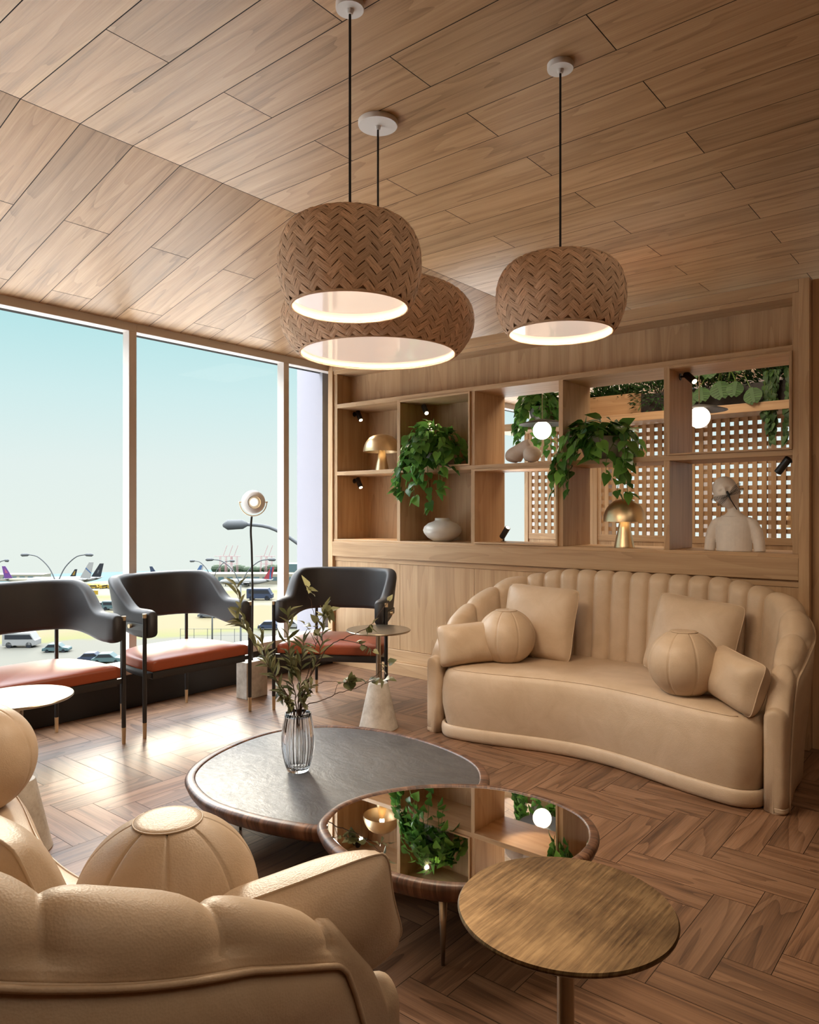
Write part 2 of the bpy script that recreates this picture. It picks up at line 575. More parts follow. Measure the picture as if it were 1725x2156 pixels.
# floor: herringbone of single planks
def herring():
    Wd, L = 0.145, 0.535
    mb = MB()
    g = 0.0012
    x0, y0 = -0.871, 2.35
    def put(ax, ay, bx, by, grain):
        if bx < WX or ax > XR or by < YB or ay > YF: return
        ax, bx, ay, by = max(ax, WX), min(bx, XR), max(ay, YB), min(by, YF)
        if bx - ax < 0.004 or by - ay < 0.004: return
        ou, ov = random.uniform(0, 60), random.uniform(0, 60)
        P = [(ax + g, ay + g, 0), (bx - g, ay + g, 0), (bx - g, by - g, 0), (ax + g, by - g, 0)]
        u = [(p[0] + ou, p[1] + ov) if grain == 'x' else (p[1] + ou, p[0] + ov) for p in P]
        mb.quad(P, u, random.random())
    for j in range(-22, 23):
        for k in range(-80, 90):
            ax = x0 + k * Wd + j * L
            ay = y0 + k * Wd - j * L
            put(ax, ay, ax + Wd, ay + L, 'y')
            put(ax + Wd, ay, ax + Wd + L, ay + Wd, 'x')
    return mb
fl = build('floor', herring(), 'walnut_floor'); prop(fl, kind='structure')
sl = build('floor_slab', MB().box(-5.6, XR + .1, YB - .1, YF + .1, -0.15, -0.0015), 'gap'); prop(sl, kind='structure')

# ceiling planks
def ceiling_flat():
    mb = MB()
    g = 0.0022
    for k in range(-18, 38):
        y0 = 1.4365 + 0.2726 * k
        y1 = y0 + 0.2726
        if y1 < YB or y0 > YF: continue
        st = -2.683 if k % 2 == 0 else -1.952
        xs = [KX, st]
        while xs[-1] < XR:
            xs.append(xs[-1] + 1.461)
        for a, b in zip(xs, xs[1:]):
            ou, ov = random.uniform(0, 60), random.uniform(0, 60)
            P = [(a + g, y0 + g, KZ), (a + g, y1 - g, KZ), (b - g, y1 - g, KZ), (b - g, y0 + g, KZ)]
            mb.quad(P, [(p[0] + ou, p[1] + ov) for p in P], random.random())
    return mb
def ceiling_slope():
    mb = MB()
    g = 0.0022
    ln = sqrt(1 + KS * KS)
    for k in range(-18, 38):
        y0 = 1.4365 + 0.2726 * k
        y1 = y0 + 0.2726
        if y1 < YB or y0 > YF: continue
        ds = [0, 0.761, 1.80] if k % 2 == 0 else [0, 1.527, 1.80]
        for a, b in zip(ds, ds[1:]):
            ou, ov = random.uniform(0, 60), random.uniform(0, 60)
            f = lambda d, y: (KX - d / ln, y, KZ - KS * d / ln)
            P = [f(b - g, y0 + g), f(b - g, y1 - g), f(a + g, y1 - g), f(a + g, y0 + g)]
            mb.quad(P, [(d + ou, y + ov) for d, y in ((b, y0), (b, y1), (a, y1), (a, y0))], random.random())
    return mb
prop(build('ceiling', ceiling_flat(), 'oak_ceiling'), kind='structure')
prop(build('ceiling_slope', ceiling_slope(), 'oak_ceiling'), kind='structure')
mb = MB()
mb.box(KX, XR + .1, YB - .1, YF + .1, KZ + 0.002, KZ + 0.25)
zs = KZ - KS * (KX + 5.3)
b0 = len(mb.v)
e = 0.002
A = [(KX, KZ + e), (-5.3, KZ - KS * (KX + 5.3) + e), (-5.3, KZ + .25), (KX, KZ + .25)]
mb.loft([[(x, YB - .1, z) for x, z in A], [(x, YF + .1, z) for x, z in A]], True, True, True)
prop(build('ceiling_deck', mb, 'gap'), kind='structure')

# window wall: bays with header, sill and mullion, glass panes
MUL = [2.944 + 1.51 * k for k in range(-4, 6)]
HB, HT = 2.806, 2.872
for i, (ya, yb) in enumerate(zip(MUL, MUL[1:])):
    mb = MB()
    mb.box(-5.19, WX, yb - 0.031, yb + 0.031, 0.31, HB)          # mullion
    mb.box(-5.19, WX, ya + 0.031, yb + 0.031, HB, HT + 0.10)     # header
    mb.box(-5.24, -5.045, ya + 0.031, yb + 0.031, 0.245, 0.31)  # sill
    f = build('window_%d' % (i + 1), mb, 'frame_white', bevel=0.003)
    prop(f, kind='structure')
    p = build('pane', MB().box(-5.176, -5.168, ya + 0.031, yb - 0.031, 0.31, HB), 'pane', f)
prop(build('baseboard_window', MB().box(-5.24, -5.04, YB, BY0 + .03, 0.0, 0.245), 'black_step', bevel=0.003), kind='structure')
prop(build('wall_column', MB().box(-5.62, -5.25, 5.05, 5.62, -1.0, 3.4), 'lilac'), kind='structure')
prop(build('bounce_slab', MB().box(-11.5, -5.25, -14, 18, -1.25, -1.05), plain('pale_bounce', (0.62, 0.60, 0.57), 0.85)), kind='structure')  # unseen pale slab, added to bounce daylight up onto the ceiling
# walls behind and right of the camera, far end of the hall
def board_wall(x0, x1, y0, y1, axis, nrm_t, z1=3.3, wd=0.42):
    mb = MB()
    if axis == 'x':
        x = x0
        while x < x1:
            mb.box(x, min(x + wd, x1) - 0.003, y0, y1, 0, z1, 'z'); x += wd
    else:
        y = y0
        while y < y1:
            mb.box(x0, x1, y, min(y + wd, y1) - 0.003, 0, z1, 'z'); y += wd
    return mb
prop(build('wall_back', board_wall(-5.2, XR, YB - .12, YB, 'x', 1), 'walnut_floor'), kind='structure')
prop(build('wall_right', board_wall(XR, XR + .12, YB, YF, 'y', 1), 'walnut_floor'), kind='structure')
prop(build('wall_partition', board_wall(-0.943, XR, 5.05, 5.43, 'x', 1, 2.876, 0.5), 'oak'), kind='structure')
# glazed end wall of the neighbouring room
mb = MB()
ex = [-5.1 + 0.86 * k for k in range(0, 10)]
for x in ex:
    mb.box(x - 0.05, x + 0.05, YF - .12, YF - .02, 0.0, 3.3)
for z0, z1 in ((0, .3), (2.82, 3.3)):
    mb.box(-5.2, XR, YF - .115, YF - .025, z0, z1)
endw = build('window_10', mb, 'frame_white')
prop(endw, kind='structure')
build('pane', MB().box(-5.1, XR, YF - .075, YF - .068, 0.3, 2.82), 'pane', endw)
# ================================================================== BOOKCASE
bc = empty('bookcase', (0, 0, 0), 0, 'long oak bookcase with open compartments above and doors below, filling the end of the lounge', 'bookcase')
DIV = [(-4.238, -4.202), (-3.440, -3.402), (-2.639, -2.603), (-1.840, -1.800)]
XL, XRR = -4.993, -1.041
ZB, ZM0, ZM1, ZT0, ZT1 = 1.192, 1.800, 1.835, 2.442, 2.480
def wbox(name, x0, x1, y0, y1, z0, z1, grain, parent=bc, bevel=0.002, m='oak'):
    return build(name, MB().box(x0, x1, y0, y1, z0, z1, grain), m, parent, bevel=bevel)
# face frame
mb = MB()
mb.box(BX0, -5.040, BY0, BY0 + .03, 0.0, 2.876, 'z')
mb.box(-1.005, BX1, BY0, BY0 + .03, 0.0, 2.876, 'z')
mb.box(-5.040, -1.005, BY0, BY0 + .03, 2.80, 2.876, 'x')
mb.box(-5.040, -1.005, BY0, BY0 + .03, 1.03, 1.168, 'x')
build('face_frame', mb, 'oak', bc, bevel=0.003)
mb = MB()
mb.box(-5.040, XL, BY0 + .018, BY1, ZB, 2.80, 'z')
mb.box(XRR, -1.005, BY0 + .010, BY1, ZB, 2.80, 'z')
mb.box(-5.040, -1.005, BY0 + .012, BY1, 2.77, 2.80, 'x')
build('inner_frame', mb, 'oak', bc, bevel=0.002)
wbox('side_panel', BX0, -5.040, BY0 + .03, BY1, 0, 2.876, 'z')
wbox('side_panel', -1.005, BX1, BY0 + .03, BY1, 0, 2.876, 'z')
wbox('top_panel', -5.040, -1.005, BY0 + .03, BY1, 2.80, 2.876, 'x')
wbox('counter', -5.040, -1.005, BY0 + .012, BY1, 1.152, ZB, 'x', bevel=0.004)
wbox('shelf', XL, XRR, BY0 + .012, BY1, ZT0, ZT1, 'x')
wbox('shelf', XL, XRR, BY0 + .016, BY1, ZM0, ZM1, 'x')
for a, b in DIV:
    wbox('divider', a, b, BY0 + .014, BY1, ZB, ZM0, 'z')
    wbox('divider', a, b, BY0 + .014, BY1, ZM1, ZT0, 'z')
# upper fascia, set back, of upright boards
mb = MB()
x = XL
while x < XRR:
    x2 = min(x + random.choice([.14, .18, .22]), XRR)
    mb.box(x, x2, 5.194, 5.21, ZT1, 2.77, 'z'); x = x2
build('fascia', mb, 'oak', bc)
# back boards of the two closed bays
for (a, b) in ((XL, DIV[0][0]), (DIV[0][1], DIV[1][0])):
    for z0, z1 in ((ZB, ZM0), (ZM1, ZT0)):
        mb = MB()
        x = a
        while x < b - .01:
            x2 = min(x + .2, b); mb.box(x, x2, BY1 - .015, BY1, z0, z1, 'z'); x = x2
        build('back_panel', mb, 'oak', bc)
# thin inset frames in three compartments
def inset(x0, x1, z0, z1):
    mb = MB()
    t = 0.016; y0, y1 = BY0 - .004, BY0 + .35
    mb.box(x1 - t, x1, y0, y1, z0, z1, 'z')
    mb.box(x0, x1 - t, y0, y1, z1 - t, z1, 'x')
    mb.box(x0, x1 - t, y0, y1, z0, z0 + t * .8, 'x')
    build('inset_frame', mb, 'oak', bc, bevel=0.0015)
inset(DIV[0][1], DIV[1][0], ZM1, ZT0)
inset(DIV[1][1], DIV[2][0], ZB, ZM0)
inset(DIV[3][1], XRR, ZM1, ZT0)
# cupboard doors, rails and plinth
wbox('trim_rail', -5.040, -1.005, BY0 + .028, BY0 + .06, 0.985, 1.03, 'x')
dx = [-5.040, -4.222, -3.421, -2.621, -1.820, -1.005]
for a, b in zip(dx, dx[1:]):
    mb = MB()
    x = a + .002
    while x < b - .003:
        x2 = min(x + .2, b - .002); mb.box(x, x2, BY0 + .034, BY0 + .055, 0.222, 0.983, 'z'); x = x2
    build('door', mb, 'oak', bc)
wbox('carcass', -5.04, -1.005, BY0 + .056, BY1, 0.10, 1.03, 'x', m='gap', bevel=0)
wbox('bottom_rail', -5.040, -1.005, BY0 + .022, BY0 + .056, 0.11, 0.218, 'x')
wbox('plinth', -5.040, -1.005, BY0 + .004, BY0 + .056, 0.0, 0.108, 'x')

# ------------------------------------------------------------------ spotlights
def spot(loc, aim, label, wall=(-1, 0, 0), lit=True):
    """small black cylinder spot on a bracket; loc is the bracket foot on its board"""
    t = empty('spotlight', loc, 0, label, 'spotlight', 'black spotlights in the bookcase')
    wv = Vector(wall)
    j = -wv * 0.055
    b = MB().tube([Vector((0, 0, 0)), -wv * 0.004], [0.024, 0.024], 14)
    b.tube([-wv * 0.004, j], 0.007, 8)
    build('bracket', b, 'black_metal', t, smooth=True, auto=40)
    d = Vector(aim).normalized()
    a = j - d * 0.03
    e = j + d * 0.085
    h = MB()
    h.tube([a, a + d * .004, e - d * .004, e], [0.020, 0.024, 0.024, 0.023], 18)
    build('barrel', h, 'black_metal', t, smooth=True, auto=40)
    build('lens', MB().tube([e, e + d * 0.002], [0.018, 0.0175], 16), 'lens' if lit else 'black_metal', t)
    if lit:
        ld = bpy.data.lights.new('spot_beam', 'SPOT')
        ld.energy = 11.0; ld.color = (1.0, .74, .46); ld.spot_size = radians(80); ld.spot_blend = 0.6; ld.shadow_soft_size = 0.015
        lo = bpy.data.objects.new('spot_beam', ld)
        lo.location = e + d * 0.012
        lo.rotation_euler = d.to_track_quat('-Z', 'Y').to_euler()
        COL.objects.link(lo); lo.parent = t
    return t
spot((-4.993, 5.235, 2.41), (.55, -.2, -.75), 'black spotlight high in the upper left compartment above the small gold lamp')
spot((-4.993, 5.235, 1.755), (.55, -.2, -.75), 'black spotlight in the empty lower left compartment')
spot((-4.09, 5.2, 2.442), (.75, -.5, -.75), 'black spotlight hanging above the leafy plant in the second bay', (0, 0, 1))
spot((-3.262, 5.21, 1.205), (.55, -.2, .62), 'black spotlight standing on the shelf floor in the third bay, pointing upward', (0, 0, -1))
spot((-1.800, 5.2, 2.40), (.62, -.42, -.55), 'black spotlight above the globe lamp in the upper right compartment', (-1, 0, 0))
spot((-1.041, 5.08, 1.765), (-.5, .16, -.62), 'black spotlight at top right, over the shoulder of the white bust', (1, 0, 0), False)
spot((-1.840, 5.30, 1.955), (-.35, .1, -.6), 'black spotlight half hidden by the divider beside the trailing plant pot', (1, 0, 0), False)
spot((-1.840, 5.30, 1.26), (-.35, .1, .6), 'black spotlight half hidden by the divider, low down beside the big gold lamp', (1, 0, 0), False)

# ------------------------------------------------------------------ mushroom lamps
def mushroom(loc, rd, hd, hb, rb, label, nm='lamp'):
    t = empty('table_lamp', loc, 0, label, 'lamp')
    b = MB().lathe([(0.0005, 0), (rb, 0), (rb, .006), (rb * .99, .010), (lerp(rb, rb * .45, .5), (hb) * .5), (rb * .45, hb), (rb * .40, hb + .02), (0.0005, hb + .021)], 36)
    build('base', b, 'gold', t, smooth=True, auto=35)
    pr = [(rd - .004, hb - .012 + .004)]
    for k in range(0, 13):
        a = (pi / 2) * k / 12
        pr.append((max(rd * cos(a) ** .8, .0005), hb - .012 + hd * sin(a) ** 1.05))
    inner = [(max((rd - .005) * cos(pi / 2 * k / 12) ** .8, .0005), hb - .012 + (hd - .006) * sin(pi / 2 * k / 12) ** 1.05) for k in range(12, -1, -1)]
    build('shade', MB().lathe(pr + inner, 48), 'gold', t, smooth=True, auto=50)
    build('bulb', MB().sphere((0, 0, hb + .045), .024), 'bulb', t, smooth=True)
    return t
mushroom((-4.600, 5.20, ZM1), .178, .165, .195, .068, 'small gold mushroom table lamp on the middle shelf at the far left')
mushroom((-2.176, 5.12, ZB), .150, .165, .200, .073, 'gold mushroom table lamp on the counter under the trailing plant')

# ------------------------------------------------------------------ vase, knot sculpture
vt = MB().lathe([(.0005, .0), (.075, 0), (.085, .006), (.13, .03), (.162, .065), (.170, .088), (.160, .115), (.125, .142), (.078, .158), (.066, .165), (.064, .182), (.060, .182), (.058, .160), (.0005, .15)], 48)
vt.xform(Matrix.Diagonal((1, 1, 1.12, 1)))
ov = build('round_vase', vt, 'ceramic', smooth=True, loc=(-3.865, 5.17, ZB), auto=60)
prop(ov, 'squat round white ceramic vase on the counter beneath the left plant', 'vase')
def knot():
    mb = MB()
    def bulb(pts, rs):
        P = catmull([Vector(p) for p in pts], 28, False)
        R = [max(x.x, .004) for x in catmull([Vector((r, 0, 0)) for r in rs], 28, False)]
        mb.tube(P, R, 22)
    bulb([(-.10, 0, .02), (-.085, 0, .055), (-.03, 0, .10), (.03, 0, .135), (.055, 0, .15)], [.035, .064, .05, .043, .030])
    bulb([(.095, -.02, .015), (.085, -.03, .055), (.03, .03, .09), (-.035, .05, .115), (-.065, .05, .125)], [.03, .064, .045, .045, .032])
    return mb
ok_ = build('knot_sculpture', knot().xform(Matrix.Diagonal((1.15, 1.15, 1.12, 1))), 'clay', smooth=True, loc=(-3.03, 5.15, ZM1))
md = ok_.modifiers.new('remesh', 'REMESH'); md.mode = 'VOXEL'; md.voxel_size = 0.005; md.use_smooth_shade = True
md = ok_.modifiers.new('smooth', 'SMOOTH'); md.factor = .6; md.iterations = 6
prop(ok_, 'beige knotted clay sculpture on the middle shelf in the third bay', 'sculpture')

# ------------------------------------------------------------------ foliage helpers
def leaf(mb, base, d, nrm, ln, wd, tone, heart=True, droop=0.25, fold=0.18):
    """one folded leaf: base point, direction, upper normal"""
    d = Vector(d).normalized()
    nrm = Vector(nrm)
    nrm = (nrm - d * nrm.dot(d))
    if nrm.length < 1e-4: nrm = Vector((0, 0, 1)) - d * d.z
    if nrm.length < 1e-4: nrm = Vector((1, 0, 0))
    nrm.normalize()
    s = d.cross(nrm)
    base = Vector(base)
    P = lambda t, w, h: base + d * (t * ln) + s * (w * wd) + nrm * (h * ln - droop * ln * t * t)
    if heart:
        c = [(0, 0, 0), (.28, 0, 0), (.55, 0, 0), (.80, 0, 0), (1.0, 0, 0)]
        e = [(-.10, .24, .5), (.10, .45, 1), (.36, .47, 1), (.66, .27, .6)]
    else:
        c = [(0, 0, 0), (.2, 0, 0), (.5, 0, 0), (.78, 0, 0), (1.0, 0, 0)]
        e = [(.06, .12, .4), (.22, .34, 1), (.5, .46, 1), (.78, .28, .6)]
    b = len(mb.v)
    for q in c: mb.v.append(tuple(P(*q)))
    for sg in (1, -1):
        for t, w_, h in e: mb.v.append(tuple(P(t, sg * w_, h * fold * w_)))
    for o, sg in ((5, 1), (9, -1)):
        for q in ((0, o, o + 1, 1), (1, o + 1, o + 2, 2), (2, o + 2, o + 3, 3), (3, o + 3, 4)):
            q = [b + i for i in q]
            mb.face(q if sg > 0 else q[::-1], None, tone)

def pothos(name, loc, label, cat='plant', pot=(.15, .16), potm='grey_pot', vines=26, reach=(.22, .38), drop=(.1, .5), front=True, lsize=.085, seed=1, group=None, crown=40, mleaf='pothos', clear=None, rise=.16):
    rnd = random.Random(seed)
    t = empty(name, loc, 0, label, cat, group)
    pr, ph = pot
    pm = MB().lathe([(.0005, 0), (pr * .72, 0), (pr * .78, .006), (pr * .98, ph * .6), (pr, ph), (pr * .93, ph), (pr * .9, ph * .86), (.0005, ph * .84)], 36)
    build('pot', pm, potm, t, smooth=True, auto=50)
    st = MB(); lv = MB()
    for i in range(vines):
        if front: a = -pi / 2 + rnd.uniform(-1.5, 1.5)
        else: a = rnd.uniform(0, 2 * pi)
        R = rnd.uniform(*reach)
        if front and abs(cos(a)) > .8: R *= .85
        r0 = rnd.uniform(.02, pr * .75)
        D = rnd.uniform(*drop) * (.35 + .65 * rnd.random() ** .6)
        up = rnd.uniform(.04, rise)
        p0 = Vector((r0 * cos(a), r0 * sin(a), ph * .85))
        p1 = Vector((R * .5 * cos(a), R * .5 * sin(a), ph + up))
        p2 = Vector((R * .92 * cos(a), R * .92 * sin(a), ph + up * .35))
        aw = a + rnd.uniform(-.3, .3)
        p3 = Vector((R * 1.04 * cos(aw), R * 1.04 * sin(aw), ph - D * .5))
        p4 = Vector((R * rnd.uniform(.9, 1.08) * cos(aw), R * rnd.uniform(.9, 1.08) * sin(aw), ph - D))
        if clear:
            for p in (p2, p3, p4): clear(p)
        P = catmull([p0, p1, p2, p3, p4], 16, False)
        st.tube(P, .0028, 5)
        ln = sum(((P[k + 1] - P[k]).length for k in range(16)))
        nl = max(4, int(ln / (lsize * .52)))
        for k in range(1, nl + 1):
            f = k / nl * 16
            q = P[min(int(f), 15)].lerp(P[min(int(f) + 1, 16)], f - int(f))
            out = Vector((cos(a), sin(a), 0))
            sd = Vector((-sin(a), cos(a), 0)) * rnd.uniform(-1.1, 1.1)
            dirv = out * rnd.uniform(.1, .9) + sd + Vector((0, 0, rnd.uniform(-1.2, -.1)))
            if k < nl * .4: dirv.z += .75
            nm = out * rnd.uniform(.2, 1) + Vector((rnd.uniform(-.5, .5), rnd.uniform(-.5, .5), 1.0))
            L = lsize * rnd.uniform(.65, 1.25)
            leaf(lv, q, dirv, nm, L, L * .86, rnd.random() ** 1.5)
    for i in range(crown):
        a = rnd.uniform(0, 2 * pi)
        R = pr * rnd.uniform(.1, 1.25)
        z = ph + rnd.uniform(.01, rise * .9) * (1 - .4 * R / pr / 1.25)
        d = Vector((cos(a), sin(a), rnd.uniform(-.5, .5)))
        st.tube([(R * .4 * cos(a), R * .4 * sin(a), ph * .8), (R * cos(a), R * sin(a), z)], .002, 4)
        L = lsize * rnd.uniform(.7, 1.25)
        leaf(lv, (R * cos(a), R * sin(a), z), d, (0, 0, 1), L, L * .86, rnd.random())
    build('stems', st, 'stem_green', t)
    build('foliage', lv, mleaf, t, smooth=True)
    return t
def keep_clear(y_edge, shelf):
    # tendrils that drop below the shelf hang outside its front edge
    def f(p):
        if p.z < shelf and p.y > y_edge: p.y = y_edge - random.uniform(0.0, .05)
    return f
pothos('potted_pothos', (-3.87, 5.15, ZM1), 'bushy green trailing plant on the middle shelf above the round white vase', pot=(.15, .15), vines=30, reach=(.20, .37), drop=(.1, .60), seed=4, clear=keep_clear(-.20, .03), lsize=.092, crown=46, rise=.24)
pothos('potted_pothos', (-2.36, 5.17, ZM1), 'green trailing plant in a grey pot above the big gold lamp', pot=(.17, .17), vines=22, reach=(.22, .37), drop=(.05, .54), seed=9, clear=keep_clear(-.22, .03), lsize=.098, crown=34, rise=.13)

# ------------------------------------------------------------------ bust with dragonfly
def bust():
    t = empty('bust', (-1.42, 5.115, ZB), 0, 'white bust of a girl with a black dragonfly across the face', 'sculpture')
    mb = MB()
    def ell(c, rx, ry, n=28, tilt=0.0):
        return [(c[0] + rx * cos(2 * pi * k / n), c[1] + ry * sin(2 * pi * k / n), c[2] + tilt * cos(2 * pi * k / n) * rx) for k in range(n)]
    body = [(0.0, .112, .078), (.06, .112, .080), (.13, .114, .080), (.17, .116, .076), (.20, .112, .066), (.225, .088, .055), (.243, .056, .046), (.258, .040, .040), (.29, .035, .036), (.33, .036, .038)]
    mb.loft([ell((0.0 + (z - .25) * -.18 * (z > .25), 0.012, z), rx, ry) for z, rx, ry in body], True, True, True)
    for sg in (-1, 1):
        mb.tube([(sg * .080, .012, .200), (sg * .112, .014, .180), (sg * .138, .016, .13), (sg * .152, .016, .07), (sg * .158, .014, 0)], [.032, .038, .038, .036, .035], 18)
    hm = len(mb.v)
    # head: sphere with brow, nose, cheeks, chin, facing -y
    n, m = 48, 36
    rings = []
    for i in range(m + 1):
        a = -pi / 2 + pi * i / m
        rr = max(cos(a), 1e-3)
        ring = []
        for k in range(n):
            th = 2 * pi * k / n
            x, y, z = rr * cos(th), rr * sin(th), sin(a)
            px, py, pz = x * .080, y * .092, z * .110
            if z < 0: px *= 1 - .28 * (-z) ** 1.3; py *= 1 - .08 * -z
            if y < 0:
                fr = max(0.0, -y)
                py -= .026 * math.exp(-((px / .010) ** 2) - ((pz + .016) / .020) ** 2) * fr      # nose
                py -= .006 * math.exp(-((px / .008) ** 2) - ((pz - .012) / .018) ** 2) * fr
                for s2 in (-1, 1):
                    py += .016 * math.exp(-(((px - s2 * .026) / .013) ** 2) - ((pz - .008) / .010) ** 2) * fr   # eye sockets
                    py -= .004 * math.exp(-(((px - s2 * .030) / .016) ** 2) - ((pz + .028) / .018) ** 2) * fr   # cheeks
                py -= .006 * math.exp(-((px / .018) ** 2) - ((pz + .050) / .007) ** 2) * fr      # lips
                py += .003 * math.exp(-((px / .02) ** 2) - ((pz + .050) / .002) ** 2) * fr
                py -= .010 * math.exp(-((px / .020) ** 2) - ((pz + .080) / .014) ** 2) * fr      # chin
            hair = smooth01((z - .35 + .75 * y) / .22)
            wv = 1 + hair * (.080 + .036 * sin(th * 6 + z * 11))
            ring.append((px * wv, py * wv, pz * (1 + hair * .04)))
        rings.append(ring)
    mb.loft(rings, True)
    for sg in (-1, 1):
        mb.sphere((sg * .078, .008, -.012), .019, 12, 8, (.5, .8, 1.15))
    mb.xform(Matrix.Translation((-.046, .0, .384)) @ Matrix.Rotation(radians(-20), 4, 'Y') @ Matrix.Rotation(radians(-5), 4, 'X') @ Matrix.Rotation(radians(14), 4, 'Z'), hm)
    o = build('figure', mb, 'plaster', t, smooth=True)
    md = o.modifiers.new('remesh', 'REMESH'); md.mode = 'VOXEL'; md.voxel_size = 0.0036; md.use_smooth_shade = True
    md = o.modifiers.new('smooth', 'SMOOTH'); md.factor = .5; md.iterations = 3
    # neckline seam
    build('neckline', MB().tube([(-.006 + .062 * cos(2 * pi * k / 30), .012 + .054 * sin(2 * pi * k / 30) - .002, .236 - .006 * sin(2 * pi * k / 30) * -1) for k in range(31)], .0022, 6), 'plaster', t, smooth=True)
    # dragonfly
    dm = Matrix.Translation((.004, -.118, .366)) @ Matrix.Rotation(radians(-22), 4, 'Y')
    b = MB().tube([(0, 0, .03), (0, -.004, .022), (0, -.004, .0), (0, -.002, -.03), (.012, .0, -.105)], [.004, .0075, .007, .0035, .0026], 10)
    b.xform(dm)
    dr = build('dragonfly', b, 'lace', t, smooth=True); dr['label'] = 'black dragonfly on the face'
    for sg, ang, L in ((-1, 8, .105), (-1, -22, .088), (1, 26, .098), (1, 2, .095)):
        wgm = MB()
        nu, nv = 11, 4
        grid = []
        for i in range(nu):
            u = i / (nu - 1)
            half = .017 * (sin(pi * (u * .88 + .08)) ** .6) * (.55 + .6 * u)
            row = []
            for j in range(nv):
                v = j / (nv - 1) * 2 - 1
                row.append(Vector((sg * (.006 + u * L), -.003 - .004 * sin(pi * u), v * half)))
            grid.append(row)
        R = Matrix.Rotation(radians(-sg * ang), 4, 'Y')
        for i in range(nu - 1):
            for j in range(nv - 1):
                wgm.quad([dm @ (R @ grid[i][j]), dm @ (R @ grid[i + 1][j]), dm @ (R @ grid[i + 1][j + 1]), dm @ (R @ grid[i][j + 1])])
        wg = build('wing', wgm, 'lace', dr)
        bm = bmesh.new(); bm.from_mesh(wg.data)
        bmesh.ops.remove_doubles(bm, verts=bm.verts, dist=1e-5)
        bmesh.ops.triangulate(bm, faces=bm.faces)
        bm.to_mesh(wg.data); bm.free()
        md = wg.modifiers.new('lace', 'WIREFRAME'); md.thickness = .0032; md.use_even_offset = False
    return t
bust()
# ================================================================== SOFAS
SW, SD = 1.035, 1.015       # half width / depth of the back's centre line
def sofa_path(K=1600):
    """centre line of the back, from the left arm tip round to the right arm tip, with arc lengths"""
    e = 4.2
    raw = []
    for k in range(K + 1):
        a = pi * k / K
        c, s = cos(a), sin(a)
        raw.append(Vector((-SW * (abs(c) ** (2 / e)) * (1 if c >= 0 else -1), 0.095 + (SD - 0.095) * (s ** (2 / e)))))
    L = [0]
    for a, b in zip(raw, raw[1:]): L.append(L[-1] + (b - a).length)
    def at(d):
        d = max(0, min(L[-1], d))
        lo, hi = 0, K
        while hi - lo > 1:
            m = (lo + hi) // 2
            if L[m] <= d: lo = m
            else: hi = m
        return raw[lo].lerp(raw[hi], (d - L[lo]) / max(1e-9, L[hi] - L[lo]))
    return at, L[-1]
def sofa_h(y, x):
    """height of the back at a point of the path: low at the arm tips, high behind"""
    pts = [(0.0, .50), (.095, .50), (.13, .575), (.22, .69), (.45, .815), (.70, .915), (.82, .96), (2, .96)]
    for (a, ha), (b, hb) in zip(pts, pts[1:]):
        if y <= b:
            f = max(0, (y - a) / (b - a)); h = lerp(ha, hb, f); break
    return h + .085 * smooth01((y - .62) / .28) * smooth01((SW + .05 - abs(x)) / .62)
